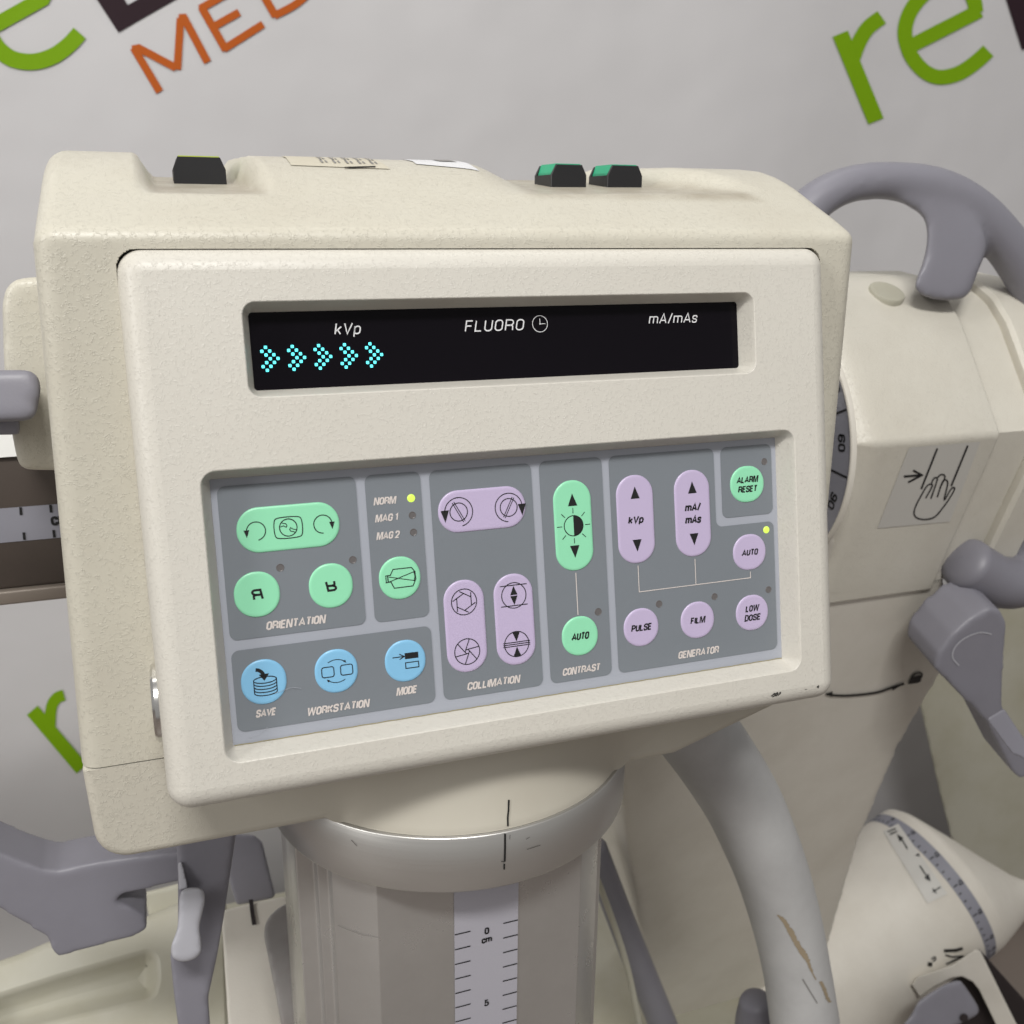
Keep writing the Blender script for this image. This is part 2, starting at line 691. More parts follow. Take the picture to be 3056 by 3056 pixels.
    if aniso:
        # brushed metal: noise stretched along the brushing direction
        mpn = N.new('ShaderNodeMapping')
        mpn.inputs['Scale'].default_value = aniso
        L.new(tc.outputs['Object'], mpn.inputs['Vector'])
        n1 = N.new('ShaderNodeTexNoise')
        n1.inputs['Scale'].default_value = 1.0
        n1.inputs['Detail'].default_value = 4
        L.new(mpn.outputs['Vector'], n1.inputs['Vector'])
        mr = N.new('ShaderNodeMapRange')
        mr.inputs['To Min'].default_value = rough - 0.06
        mr.inputs['To Max'].default_value = rough + 0.1
        L.new(n1.outputs['Fac'], mr.inputs['Value'])
        L.new(mr.outputs['Result'], b.inputs['Roughness'])
        bp = N.new('ShaderNodeBump')
        bp.inputs['Distance'].default_value = 0.00003
        L.new(n1.outputs['Fac'], bp.inputs['Height'])
        L.new(bp.outputs['Normal'], b.inputs['Normal'])
    return m


CREAM = (0.575, 0.547, 0.465, 1)
DIRT = (0.36, 0.31, 0.235, 1)
M = dict(
    cream=mat('cream_grained_plastic', CREAM, 0.38, bump=(600, 0.0001, 'leather'), var=(14, 0.22, DIRT)),
    cream_front=mat('cream_fine_grained_plastic', (0.62, 0.595, 0.54, 1), 0.36, bump=(760, 0.00007, 'leather'), var=(9, 0.10, DIRT)),
    cream_tray=mat('cream_tray_plastic', (0.56, 0.53, 0.455, 1), 0.45, bump=(600, 0.0001, 'leather'), var=(9, 0.2, DIRT), xmask=(-0.165, -0.135)),
    cream_joint=mat('cream_joint_plastic', (0.66, 0.63, 0.555, 1), 0.36, bump=(600, 0.00008, 'leather'), var=(10, 0.25, DIRT)),
    cream_smooth=mat('cream_painted_shell', (0.69, 0.655, 0.59, 1), 0.5, bump=(420, 0.00008, 'fine'), var=(8, 0.3, DIRT)),
    cream_old=mat('yellowed_cream_shell', (0.47, 0.455, 0.38, 1), 0.5, var=(7, 0.6, (0.34, 0.31, 0.20, 1))),
    grey=mat('lavender_grey_plastic', (0.225, 0.22, 0.255, 1), 0.42, bump=(900, 0.00004, 'fine'), var=(25, 0.2, (0.15, 0.14, 0.16, 1))),
    grey_pale=mat('pale_grey_plastic', (0.42, 0.42, 0.46, 1), 0.38, bump=(900, 0.00004, 'fine')),
    grey_worn=mat('worn_grey_metal', (0.30, 0.285, 0.28, 1), 0.5, var=(18, 0.7, (0.20, 0.17, 0.15, 1))),
    hose=mat('grey_rubber_hose', (0.52, 0.52, 0.52, 1), 0.48, var=(11, 0.4, (0.26, 0.25, 0.25, 1))),
    black=mat('black_plastic', (0.012, 0.012, 0.014, 1), 0.45),
    ink=mat('black_print', (0.008, 0.008, 0.009, 1), 0.5),
    paint=mat('black_paint_line', (0.01, 0.01, 0.01, 1), 0.6),
    field=mat('grey_keypad_print', (0.195, 0.215, 0.24, 1), 0.31, bump=(1500, 0.00002, 'fine'), var=(16, 0.12, (0.13, 0.15, 0.16, 1))),
    membrane=mat('light_grey_keypad_film', (0.37, 0.39, 0.445, 1), 0.31, bump=(1500, 0.00002, 'fine')),
    legend=mat('pale_print', (0.66, 0.60, 0.57, 1), 0.5),
    green=mat('mint_key', (0.29, 0.73, 0.46, 1), 0.31, bump=(1500, 0.00002, 'fine')),
    purple=mat('lilac_key', (0.52, 0.44, 0.63, 1), 0.31, bump=(1500, 0.00002, 'fine')),
    blue=mat('sky_blue_key', (0.23, 0.51, 0.76, 1), 0.31, bump=(1500, 0.00002, 'fine')),
    led_off=mat('unlit_indicator', (0.13, 0.12, 0.12, 1), 0.35),
    led_on=mat('lit_indicator', (0.12, 0.2, 0.02, 1), 0.3, emit=((0.74, 1.0, 0.13, 1), 1.0)),
    glass=mat('black_display_glass', (0.005, 0.004, 0.006, 1), 0.12, spec=0.12),
    dot=mat('lit_cyan_dot', (0.1, 0.6, 0.65, 1), 0.4, emit=((0.10, 0.85, 0.90, 1), 1.25)),
    white_ink=mat('white_print', (0.72, 0.72, 0.74, 1), 0.5),
    steel=mat('brushed_steel_ring', (0.60, 0.59, 0.57, 1), 0.36, 0.85, aniso=(6, 6, 1400)),
    bright=mat('metal_painted_highlight', (0.88, 0.88, 0.86, 1), 0.3, 0.25),  # pale colour of the upper rail paints in its bright highlight
    chrome=mat('polished_metal', (0.75, 0.74, 0.72, 1), 0.18, 1.0),
    column=mat('satin_column_metal', (0.56, 0.55, 0.535, 1), 0.27, 0.7, var=(10, 0.3, (0.28, 0.26, 0.24, 1))),
    bronze=mat('dark_anodised_rail', (0.085, 0.068, 0.058, 1), 0.45, 0.3, var=(30, 0.4, (0.05, 0.042, 0.036, 1))),
    rail=mat('tan_rail_edge', (0.23, 0.195, 0.165, 1), 0.45, 0.2),
    tape=mat('pale_grey_scale_tape', (0.42, 0.41, 0.46, 1), 0.45),
    tape_dark=mat('grey_scale_tape', (0.25, 0.25, 0.29, 1), 0.45),
    sticker=mat('aged_paper_label', (0.56, 0.52, 0.42, 1), 0.6),
    sticker_white=mat('white_label', (0.72, 0.72, 0.74, 1), 0.5),
    sticker_clear=mat('pale_film_label', (0.58, 0.565, 0.53, 1), 0.35),
    sticker_grey=mat('grey_print', (0.24, 0.23, 0.22, 1), 0.6),
    rocker_green=mat('green_rocker', (0.02, 0.42, 0.22, 1), 0.35),
    rocker_yellow=mat('yellow_green_rocker', (0.50, 0.62, 0.04, 1), 0.4),
    seam=mat('dark_gap', (0.02, 0.017, 0.014, 1), 0.8),
    grime=mat('yellow_grime', (0.30, 0.26, 0.14, 1), 0.7),
    brown=mat('brown_scuff', (0.335, 0.27, 0.185, 1), 0.7),
    dark=mat('dark_plastic', (0.022, 0.016, 0.017, 1), 0.5),
    banner=mat('white_banner_vinyl', (0.56, 0.55, 0.56, 1), 0.5, bump=(9, 0.004, 'fine'), var=(1.6, 0.22, (0.49, 0.48, 0.495, 1))),
    banner_green=mat('green_banner_print', (0.175, 0.335, 0.003, 1), 0.6, spec=0.15),
    banner_orange=mat('orange_banner_print', (0.44, 0.095, 0.012, 1), 0.6, spec=0.15),
    banner_dark=mat('dark_banner_print', (0.026, 0.013, 0.018, 1), 0.6, spec=0.15),
    floor=mat('pinkish_concrete', (0.20, 0.165, 0.145, 1), 0.45, var=(3, 0.5, (0.15, 0.12, 0.105, 1))),
)

# dust lying in the finger dips of the housing: a stain map stored on the mesh, mixed over the plastic's colour
nt_ = M['cream'].node_tree
at_ = nt_.nodes.new('ShaderNodeAttribute')
at_.attribute_name = 'dust'
nz_ = nt_.nodes.new('ShaderNodeTexNoise')
nz_.inputs['Scale'].default_value = 55
nz_.inputs['Detail'].default_value = 5
mu_ = nt_.nodes.new('ShaderNodeMath')
mu_.operation = 'MULTIPLY'
nt_.links.new(at_.outputs['Fac'], mu_.inputs[0])
nt_.links.new(nz_.outputs['Fac'], mu_.inputs[1])
tc_ = next(n for n in nt_.nodes if n.type == 'TEX_COORD')
nt_.links.new(tc_.outputs['Object'], nz_.inputs['Vector'])
pb_ = nt_.nodes['Principled BSDF']
src_ = pb_.inputs['Base Color'].links[0].from_socket
mx_d = nt_.nodes.new('ShaderNodeMix')
mx_d.data_type = 'RGBA'
mx_d.inputs['B'].default_value = (0.25, 0.205, 0.14, 1)
nt_.links.new(mu_.outputs[0], mx_d.inputs['Factor'])
nt_.links.new(src_, mx_d.inputs['A'])
nt_.links.new(mx_d.outputs['Result'], pb_.inputs['Base Color'])

# ------------------------------------------------------------------ the setting: floor and banner wall
mb = MB()
mb.add([(-6, -3, 0), (6, -3, 0), (6, 6, 0), (-6, 6, 0)], [(0, 1, 2, 3)])
fl = mb.build('floor', M['floor'], smooth=False)
fl['kind'] = 'structure'

BY = 0.86                                    # the banner hangs this far behind the keypad
ban = thing('banner', (0.4, BY, 0.0), 'white hanging banner printed with slanted green, orange and dark lettering behind the machine', 'banner')
mb = MB()
nx, nz = 90, 40
V = []
for j in range(nz + 1):
    for i in range(nx + 1):
        x, z = -0.9 + 3.2 * i / nx, 0.02 + 2.1 * j / nz
        V.append((x, BY + 0.009 * math.sin(5.1 * x + 1.2 * z) * math.sin(2.3 * x - 0.7) + 0.004 * math.sin(13 * x - 2.2 * z) * math.sin(1.7 * z + 3 * x) , z))
mb.add(V, [(j * (nx + 1) + i, j * (nx + 1) + i + 1, (j + 1) * (nx + 1) + i + 1, (j + 1) * (nx + 1) + i)
           for j in range(nz) for i in range(nx)])
banner_bvh = mb.bvh()
mb.build('cloth', M['banner'], ban)
onban = on_surface(banner_bvh, 0.0015)
z7 = zoom(0, 0, 1.932)
z8 = zoom(2300, 0, 2.5556)
z3 = zoom(0, 1956, 1.7564)
z5 = zoom(1956, 1956, 1.7564)
z6 = zoom(2300, 1100, 2.2566)
z1 = zoom(0, 300, 1.7564)
z2 = zoom(1000, 300, 1.7564)
z4 = zoom(900, 1956, 1.7564)
zR = zoom(1956, 300, 1.7564)
zA = zoom(600, 1300, 2.14667)
zB = zoom(1250, 1300, 1.68)
zC = zoom(0, 2400, 2.76)
zD = zoom(700, 2500, 3.474)
zE = zoom(1800, 2000, 1.83)
zF = zoom(2500, 2800, 3.475)


def px(fn, pts):
    return [fn(*p) for p in pts]


def letter(name, mat_, build, parent=ban):
    k = Ink()
    build(k)
    k.mesh(onban).build(name, mat_, parent, smooth=False)


def k_r(k):
    k.stroke(px(z8, [(525, 258), (798, 925)]), 31)
    k.stroke(px(z8, spline([(606, 500), (640, 395), (685, 290), (745, 205), (842, 132)], 6)), 28)


def k_e(k):
    k.stroke(px(z8, [(1085, 340), (1590, 82)]), 27)
    k.stroke(px(z8, spline([(1560, 95), (1545, 5), (1500, -70), (1410, -125), (1290, -120), (1160, -40), (1060, 90), (1018, 240),
                            (1050, 390), (1120, 500), (1210, 570), (1310, 590), (1440, 555), (1560, 475), (1655, 388)], 6)), 28)


def k_L(k):
    k.poly(px(z8, [(1570, -700), (1912, 385), (2330, 190), (2300, 60), (2010, 190), (1720, -750)]))


letter('letter', M['banner_green'], k_r)
letter('letter', M['banner_green'], k_e)
letter('letter', M['banner_dark'], k_L)


def k_e2(k):
    k.stroke(px(z7, [(-60, 165), (262, -15)]), 29)
    k.stroke(px(z7, spline([(240, -2), (262, -60), (235, -140), (160, -190), (60, -180), (-30, -110), (-75, -10), (-85, 80), (-70, 165), (-45, 230), (10, 300), (85, 345), (195, 357), (305, 325), (395, 262), (460, 192)], 6)), 31)


def k_L2(k):
    k.poly(px(z7, [(270, -448), (683, 187), (1100, -52), (1052, -150), (737, 30), (405, -500)]))


letter('letter', M['banner_green'], k_e2)
letter('letter', M['banner_dark'], k_L2)


def k_M(k):
    w = 14.5
    k.stroke(px(z7, [(770, 275), (921, 530)]), w)
    k.stroke(px(z7, [(762, 285), (800, 278), (1015, 392)]), w)
    k.stroke(px(z7, [(1022, 402), (1040, 105)]), w)
    k.stroke(px(z7, [(1030, 105), (1060, 103), (1197, 360)]), w)


def k_E(k):
    w = 14.5
    k.stroke(px(z7, [(1160, 40), (1302, 290)]), w)
    k.stroke(px(z7, [(1152, 52), (1330, -48)]), w)
    k.stroke(px(z7, [(1235, 152), (1378, 72)]), w)
    k.stroke(px(z7, [(1290, 283), (1516, 140)]), w)


def k_D(k):
    w = 14.5
    k.stroke(px(z7, [(1470, -110), (1588, 95)]), w)
    k.stroke(px(z7, spline([(1580, 92), (1700, 28), (1780, -45), (1800, -120), (1750, -195), (1650, -200), (1470, -110)], 5)), w)


for fn in (k_M, k_E, k_D):
    letter('letter', M['banner_orange'], fn)


def k_r3(k):
    k.stroke(px(z3, [(170, 285), (430, 592)]), 27)
    k.stroke(px(z3, spline([(262, 400), (264, 330), (272, 262), (300, 220), (337, 206)], 5)), 21)


letter('letter', M['banner_green'], k_r3)


# ------------------------------------------------------------------ control console
con = thing('control_console', WD(133, 80, -187), 'cream control console with tilted keypad of mint, lilac and blue keys and a black display', 'control console')

# upper housing: one swept section (front face, rolled edge, sloping top) with finger dips and a pocket for the front bezel
X0, X1 = -62.3, 331.5


def ridge(y):
    pts = [(20, 104), (30, 108.8), (40, 113), (47, 115.9), (55, 119.5), (65, 123.8), (75, 127.6), (85, 130.7), (100, 134), (120, 135.8), (170, 136), (260, 135.5)]
    for a, b in zip(pts, pts[1:]):
        if a[0] <= y <= b[0]:
            t = (y - a[0]) / (b[0] - a[0])
            return a[1] + (b[1] - a[1]) * t
    return pts[0][1] if y < 20 else pts[-1][1]


def floor_z(x, y):
    return 116.0 + (y - 47) * 0.0825 + max(0.0, x - 20) * 0.014


def dip_mask(x, y):
    """1 = full ridge, 0 = dip floor"""
    a = 1 - smoothstep((x + 19) / 9)                                   # left block ends
    b = smoothstep((x - 32 + (y - 60) * 0.10) / 9.0)                    # hump starts
    c = 1 - smoothstep((x - 138 - (y - 60) * 0.12) / 38.0)               # hump runs out slowly
    d = smoothstep((x - 258 + (y - 105) * 0.5) / 24.0)                   # right hump
    m = max(a, min(b, c) if x > 0 else 0, d)
    # right end rolls down
    return m


prof = [(14.0, -135.7)]
for z in list(range(-130, 82, 6)) + [83, 84]:
    prof.append((14.0, float(z)))
prof += [(14.0, 84.5 + 0.6 * q) for q in range(15)]
prof += [(14.0, 93.6), (14.0, 94.1), (14.0, 94.2), (14.0, 95.0), (14.0, 96.6)]
for k in range(1, 9):                                                    # rolled front edge
    a = rad(64) * k / 8
    prof.append((14 + 7.4 * (1 - math.cos(a)), 96.6 + 7.4 * math.sin(a)))
ys = []
y = prof[-1][0] + 3
while y < 175:
    ys.append(y)
    y += (1.3 if y < 52 else 2.2) if y < 120 else 8
y0p, z0p = prof[-1]
raw = [(y, ridge(y)) for y in ys]
# blend the slope onto the rolled edge
for i, (y, z) in enumerate(raw):
    t = smoothstep((y - y0p) / 14)
    raw[i] = (y, (z0p + (y - y0p) * 0.49) * (1 - t) + z * t)
ztop = [p for p in raw]
prof += ztop
PX0, PX1 = -28.4, 307.3
xs = [X0 + d for d in (0, 0.8, 1.8, 3, 4.5, 6.5, 9, 12)]
x = X0 + 14
while x < PX0 - 1:
    xs.append(x)
    x += 2
xs += [PX0 - 0.05] + [PX0 + 0.6 * q for q in range(16)]
x = PX0 + 11
while x < PX1 - 11:
    xs.append(x)
    x += 2.2
xs += [PX1 - 0.6 * q for q in range(15, -1, -1)] + [PX1 + 0.05]
x = PX1 + 2
while x < X1 - 13:
    xs.append(x)
    x += 2
xs += [X1 - d for d in (12, 9, 6.5, 4.5, 3, 1.8, 0.8, 0)]


def in_pocket(x, z):
    if not (PX0 <= x <= PX1 and z <= 94.15):
        return False
    r = 9.0
    cx_ = min(max(x, PX0 + r), PX1 - r)
    cz_ = min(z, 94.15 - r)
    return (x - cx_) ** 2 + (z - cz_) ** 2 <= r * r + 0.01


NR = []
for i in range(len(prof)):
    a, b = Vector(prof[max(i - 1, 0)]), Vector(prof[min(i + 1, len(prof) - 1)])
    t = (b - a).normalized()
    NR.append(Vector((-t.y, t.x)) * -1)       # placeholder, fixed below
mb = MB()
V = []
RC = 8.5
for i, (py, pz) in enumerate(prof):
    a, b = Vector(prof[max(i - 1, 0)]), Vector(prof[min(i + 1, len(prof) - 1)])
    t = (b - a).normalized()
    inw = Vector((t.y, -t.x))                 # into the body: +y on the front face, -z on top
    for x in xs:
        yy, zz = py, pz
        if py > 45:
            mk = dip_mask(x, py)
            f = floor_z(x, py)
            if f < zz:
                zz = f + (zz - f) * mk
        # the right end of the top falls away towards the corner
        d = min(x - X0, X1 - x)
        r = RC
        if d < r:
            s = r - math.sqrt(max(0.0, r * r - (r - d) ** 2))
            yy += inw.x * s
            zz += inw.y * s
        # flare: the sides widen a little towards the bottom on the left
        xx = x
        if x < 0:
            xx = x + (1 - smoothstep((x + 60) / 30)) * (pz + 20) / 125 * 4.2
        elif x > 280:
            xx = x - smoothstep((x - 300) / 30) * (pz - 30) / 125 * 2.5
        # pocket behind the front bezel
        if in_pocket(x, pz):
            yy += 24
        V.append(WD(xx, yy, zz))
nX = len(xs)
mb.add(V, [(i * nX + j, i * nX + j + 1, (i + 1) * nX + j + 1, (i + 1) * nX + j)
           for i in range(len(prof) - 1) for j in range(nX - 1)])
# closed ends and back
for side in (0, nX - 1):
    e = [V[i * nX + side] for i in range(len(prof))]
    bottom = Vector((e[-1].x, e[-1].y, e[0].z))
    for p, q in zip(e, e[1:]):
        mb.add([p, q, Vector((q.x, 0.175, q.z)), Vector((p.x, 0.175, p.z))], [(0, 1, 2, 3)])
upper_bvh = mb.bvh()
upper = mb.build('upper_housing', M['cream'], con, angle=50)
dust = upper.data.attributes.new('dust', 'FLOAT', 'POINT')
for i, (py, pz) in enumerate(prof):
    for j, x in enumerate(xs):
        if py > 40 and X0 + 6 < x < X1 - 6:
            dust.data[i * nX + j].value = 0.85 * (1 - smoothstep(dip_mask(x, py) / 0.55)) * smoothstep((py - 45) / 9)

# lower housing: tray with rounded corners, right end cut away, and the round neck under it
out = round_poly([(-66, -136.0), (331, -136.0), (331, -160), (243, -187), (-64, -187)], [2, 2, 6, 10, 16], 6)
mb = MB()
loops = []
for k in range(7):
    a = math.pi / 2 * k / 6
    ins = inset(out, 5 * (1 - math.sin(a)))
    loops.append([WD(x, 14.0 + 5 * (1 - math.cos(a)), z if oz < -137.5 else max(z, oz - 0.5)) for (x, z), (ox, oz) in zip(ins, out)])
loops.append([WD(x, 172, z) for x, z in out])
mb.loft(loops, True, True)
nk = []
for (r, z) in ((104.4, -186.6), (104.4, -188.6), (104.2, -189.3)):
    nk.append([WD(128 + r * math.cos(2 * math.pi * q / 96), 87 + r * math.sin(2 * math.pi * q / 96), z) for q in range(96)])
mb.loft(nk, True, True)
# belly: the round neck swells out of the tray's front and fades upwards into it
bx = [128 + 103.5 * math.sin(rad(-90 + 180 * q / 110)) for q in range(111)]
bx = [128 - 150 + 4.4 * q for q in range(10)] + [x for x in bx] + [128 + 150 - 4.4 * q for q in range(9, -1, -1)]
bz = [-189.2, -188.2, -187, -185, -182, -179] + [-176 + 3 * q for q in range(16)]
V = []
for z in bz:
    up_ = max(0.0, z + 187)
    for x in bx:
        c_ = math.sqrt(max(0.0, 105.2 ** 2 - (x - 128) ** 2)) - 73 - up_ * 0.26
        k_ = 0.8 + up_ * 0.55
        ad = abs(x - 128)
        s_ = 0.5 * (c_ + math.sqrt(c_ * c_ + k_ * k_)) * (1 - smoothstep((ad - 84) / 60))
        V.append(WD(x, 14.35 - s_, max(z, -189.2 + 9.0 * smoothstep((ad - 78) / 14), -187 + 2.5 + (x - 240) * 0.31 if x > 240 else -999)))
n_ = len(bx)
mb.add(V, [(a * n_ + b, a * n_ + b + 1, (a + 1) * n_ + b + 1, (a + 1) * n_ + b) for a in range(len(bz) - 1) for b in range(n_ - 1)])
lower_bvh = mb.bvh()
lower = mb.build('lower_housing', M['cream_tray'], con, angle=40)
# grained strip on the left of the tray shares the housing's moulding
mark = Ink()
mark.stroke(px(z4, [(1085, 755), (1083, 810), (1079, 850), (1080, 893)]), 3.4)
mark.mesh(on_surface(lower_bvh, 0.0005)).build('alignment_mark', M['paint'], lower, smooth=False)

# front bezel, tilted, with two sloped recesses
mb = MB()
FY = -11.5
FR = 10.5
bo = rrect(-28.6, -139.5, 307.4, 95.6, 10.5, 8)
loops = [[PN(x, 62, z) for x, z in inset(bo, -0.4)], [PN(x, FY + FR, z) for x, z in bo]]
for k in range(1, 9):
    a = math.pi / 2 * k / 8
    loops.append([PN(x, FY + FR * (1 - math.sin(a)), z) for x, z in inset(bo, 9.9 * (1 - math.cos(a)))])
mb.loft(loops)
front_loop = inset(bo, 9.9)


def recess(x0, z0, x1, z1, wid, depth, r_in, r_out):
    lip = 1.3
    o = rrect(x0 - wid, z0 - wid, x1 + wid, z1 + wid, r_out, 8)
    n = rrect(x0, z0, x1, z1, r_in, 8)
    res = []
    K = 5
    steps = [(0.0, 0.0), (0.10, 0.02), (0.2, 0.09), (0.3, 0.22), (0.9, 0.86), (0.97, 0.95), (1.0, 1.0)]
    for t, d in steps:
        res.append([PN(a[0] + (b[0] - a[0]) * t, FY + depth * d, a[1] + (b[1] - a[1]) * t) for a, b in zip(o, n)])
    res.append([PN(p[0], FY + depth + 2.5, p[1]) for p in n])
    mb.loft(res)
    return o


h1 = recess(0.0, -116.3, 279.8, 0.1, 4.4, 11.5, 0.6, 7.0)
h2 = recess(21.6, 36.6, 259.4, 69.4, 3.6, 10.9, 1.6, 6.0)
mb.fill([[PN(x, FY, z) for x, z in front_loop], [PN(x, FY, z) for x, z in h1][::-1], [PN(x, FY, z) for x, z in h2][::-1]])
bez_bvh = mb.bvh()
bez = mb.build('front_bezel', M['cream_front'], con, angle=33)
mark = Ink()
sc = on_surface(bez_bvh, 0.0003)
for a, b, w in (((607, 212), (625, 196), 5), ((612, 216), (632, 205), 4), ((622, 205), (640, 192), 5), ((630, 212), (642, 196), 5),
                ((640, 208), (656, 196), 5), ((648, 196), (656, 190), 4), ((845, 165), (856, 158), 6), ((848, 160), (853, 170), 5),
                ((782, 178), (793, 176), 2)):
    mark.stroke(px(z5, [a, b]), w / 1.7564 / 1.58)
mark.mesh(sc).build('scuff_mark', M['paint'], bez, smooth=False)

# round metal latch on the bezel's left flank
mb = MB()
lc = PN(-28.4, 22, -98)
L1, L2 = [], []
for r, x in ((17.6, 0.4), (17.6, -2.2), (16.6, -3.3), (14.5, -3.6)):
    L1.append([lc + Vector((x / 1000, r / 1000 * math.cos(2 * math.pi * q / 48), 1.0 * r / 1000 * math.sin(2 * math.pi * q / 48))) for q in range(48)])
mb.loft(L1, True, True)
mb.build('side_latch', M['chrome'], con)

# display
dsp = MB()
dsp.fill([[PN(x, -0.9, z) for x, z in rrect(21.0, 36.0, 260.0, 70.0, 1.6)]])
dw = dsp.build('display_window', M['glass'], con, smooth=False)


def plane_mm(y):
    return lambda x, z: PN(x, y, z)


def mmA(x, y):
    return to_mm(*zA(x, y))


def mmB(x, y):
    return to_mm(*zB(x, y))


def cap(name, build, mat_, parent, y=-1.0):
    k = Ink()
    build(k)
    return k.mesh(plane_mm(y)).build(name, mat_, parent, smooth=False)


def mm1(x, y):
    return to_mm(*z1(x, y))


def mm2(x, y):
    return to_mm(*z2(x, y))


a, b = mm1(1750, 1230), mm1(1897, 1222)
cap('caption', lambda k: k.text('kVp', a[0], a[1], 5.1, b[0] - a[0] - 1.0, 0.2, 0.11), M['white_ink'], dw, -1.3)
a, b = mm2(675, 1215), mm2(992, 1203)
cap('caption', lambda k: k.text('FLUORO', a[0], a[1], 5.2, b[0] - a[0] - 1.0, 0.2, 0.11), M['white_ink'], dw, -1.3)
a, b = mm2(1637, 1173), mm2(1897, 1163)
cap('caption', lambda k: k.text('mA/mAs', a[0], a[1], 5.0, b[0] - a[0] - 1.0, 0.2, 0.11), M['white_ink'], dw, -1.3)
c = mm2(1069, 1172)


def clock(k):
    k.ring(c, 3.75, 0.28)
    k.stroke([(c[0], c[1] + 2.4), (c[0], c[1]), (c[0] + 2.6, c[1])], 0.28)
    k.disc(c, 0.42)


cap('clock_symbol', clock, M['white_ink'], dw, -1.3)
ROWS = [[1], [0, 2], [1, 3], [2, 4], [1, 3], [0, 2], [1]]
orgs = [mm1(1390, 1295), mm1(1530, 1292), mm1(1668, 1288), mm1(1803, 1283), mm2(48, 1283)]
last = mm2(180, 1279)
orgs = [mm1(1390, 1295), mm1(1530, 1292), mm1(1668, 1288), mm1(1803, 1283), last]
pit = (last[0] - orgs[0][0]) / 4
zt = orgs[0][1]
for q in range(5):
    def dots(k):
        ox = orgs[0][0] + pit * q
        for r, row in enumerate(ROWS):
            for cc in row:
                x, z = ox + (cc - 1) * 1.62, zt - r * 1.62
                k.poly(rrect(x - 0.66, z - 0.66, x + 0.66, z + 0.66, 0.3, 2))
    cap('lit_arrow', dots, M['dot'], dw, -1.3)

# keypad
kp = MB()
kp.fill([[PN(x, -0.2, z) for x, z in rrect(-0.6, -116.8, 280.3, 0.7, 0.6)]])
key = kp.build('keypad_panel', M['membrane'], con, smooth=False)
SECT = [
    [(2.5, -3.1), (61.8, -3.1), (61.8, -70), (2.5, -70)],
    [(65.8, -3.1), (91.3, -3.1), (91.3, -70), (65.8, -70)],
    [(2.3, -74.5), (91.4, -74.5), (91.4, -110.7), (2.3, -110.7)],
    [(95.4, -3.3), (145, -3.3), (145, -110.7), (95.4, -110.7)],
    [(149, -2.9), (181.5, -2.9), (181.5, -110.7), (149, -110.7)],
    [(185.2, -2.9), (243.3, -2.9), (243.3, -43), (277.2, -43), (277.2, -110.7), (185.2, -110.7)],
    [(247.2, -2.9), (277.1, -2.9), (277.1, -38.9), (247.2, -38.9)],
]
for s in SECT:
    f = MB()
    f.fill([[PN(x, -0.5, z) for x, z in round_poly(s, 3.4, 6)]])
    f.build('key_field', M['field'], key, smooth=False)


def legend(s, p, q, capm):
    def f(k):
        k.text(s, p[0], p[1], capm, q[0] - p[0] - capm * 0.2, 0.2, 0.205)
    cap('legend', f, M['legend'], key, -0.7)


legend('ORIENTATION', (17.8, -67.2), (44.3, -67.2), 3.8)
legend('NORM', (69.0, -16.8), (79.8, -16.8), 3.4)
legend('MAG 1', (69.1, -24.5), (80.1, -24.5), 3.4)
legend('MAG 2', (69.1, -32.5), (80.3, -32.5), 3.4)
legend('SAVE', (10.3, -105.3), (19.6, -105.3), 3.5)
legend('WORKSTATION', (32.2, -108.1), (60.9, -108.1), 3.7)
legend('MODE', (73.0, -105.0), (83.4, -105.0), 3.7)
legend('COLLIMATION', (106.7, -107.6), (133.7, -107.6), 3.8)
legend('CONTRAST', (155.0, -107.7), (175.7, -107.7), 3.7)
legend('GENERATOR', (218.2, -108.1), (242.4, -108.1), 3.8)
p = [mmB(785, 688), mmB(798, 888)]
cap('connector_line', lambda k: k.stroke([(164.9, -57.9), (164.9, -78.7)], 0.45), M['legend'], key, -0.7)
cap('connector_line', lambda k: (k.stroke([(198.3, -58.0), (198.3, -71.2), (262.2, -71.2), (262.2, -68.0)], 0.42),
                                 k.stroke([(230.2, -58.0), (230.2, -71.2)], 0.42)), M['legend'], key, -0.7)
cap('edge_grime', lambda k: k.stroke([(0.3, -116.0)] + [(4.0 * q, -116.05 + 0.12 * math.sin(q * 2.3)) for q in range(1, 70)] + [(279.5, -116.0)], 0.42), M['grime'], key, -0.9)
# a crease in the film by the SAVE key
cap('film_crease', lambda k: (k.stroke([mmA(*q) for q in spline([(470, 1645), (530, 1625), (580, 1608), (640, 1613)], 5)], 0.13),
                              k.stroke([mmA(*q) for q in spline([(300, 1925), (360, 1905), (425, 1862)], 5)], 0.12)),
    M['membrane'], key, -1.55)


def key_shape(cx, cz, w, h):
    r = min(w, h) / 2
    return rrect(cx - w / 2, cz - h / 2, cx + w / 2, cz + h / 2, r * 0.999, 12)


def button(cx, cz, w, h, mat_, label, sym=None):
    m = MB()
    o = key_shape(cx, cz, w, h)
    m.loft([[PN(x, y, z) for x, z in inset(o, d)] for d, y in
            ((0, -0.45), (0.1, -0.7), (0.35, -0.92), (0.75, -1.03), (1.3, -1.08))], False, True)
    b = m.build('button', mat_, con)
    b['label'] = label
    if sym:
        k = Ink()
        sym(k)
        k.mesh(plane_mm(-1.2)).build('symbol', M['ink'], b, smooth=False)
    return b


LW = 0.43


def arrow_head(k, tip, ang, ln, wd):
    d = Vector((math.cos(rad(ang)), math.sin(rad(ang))))
    n = Vector((-d.y, d.x))
    t = Vector(tip)
    k.poly([t, t - d * ln + n * wd / 2, t - d * ln - n * wd / 2])


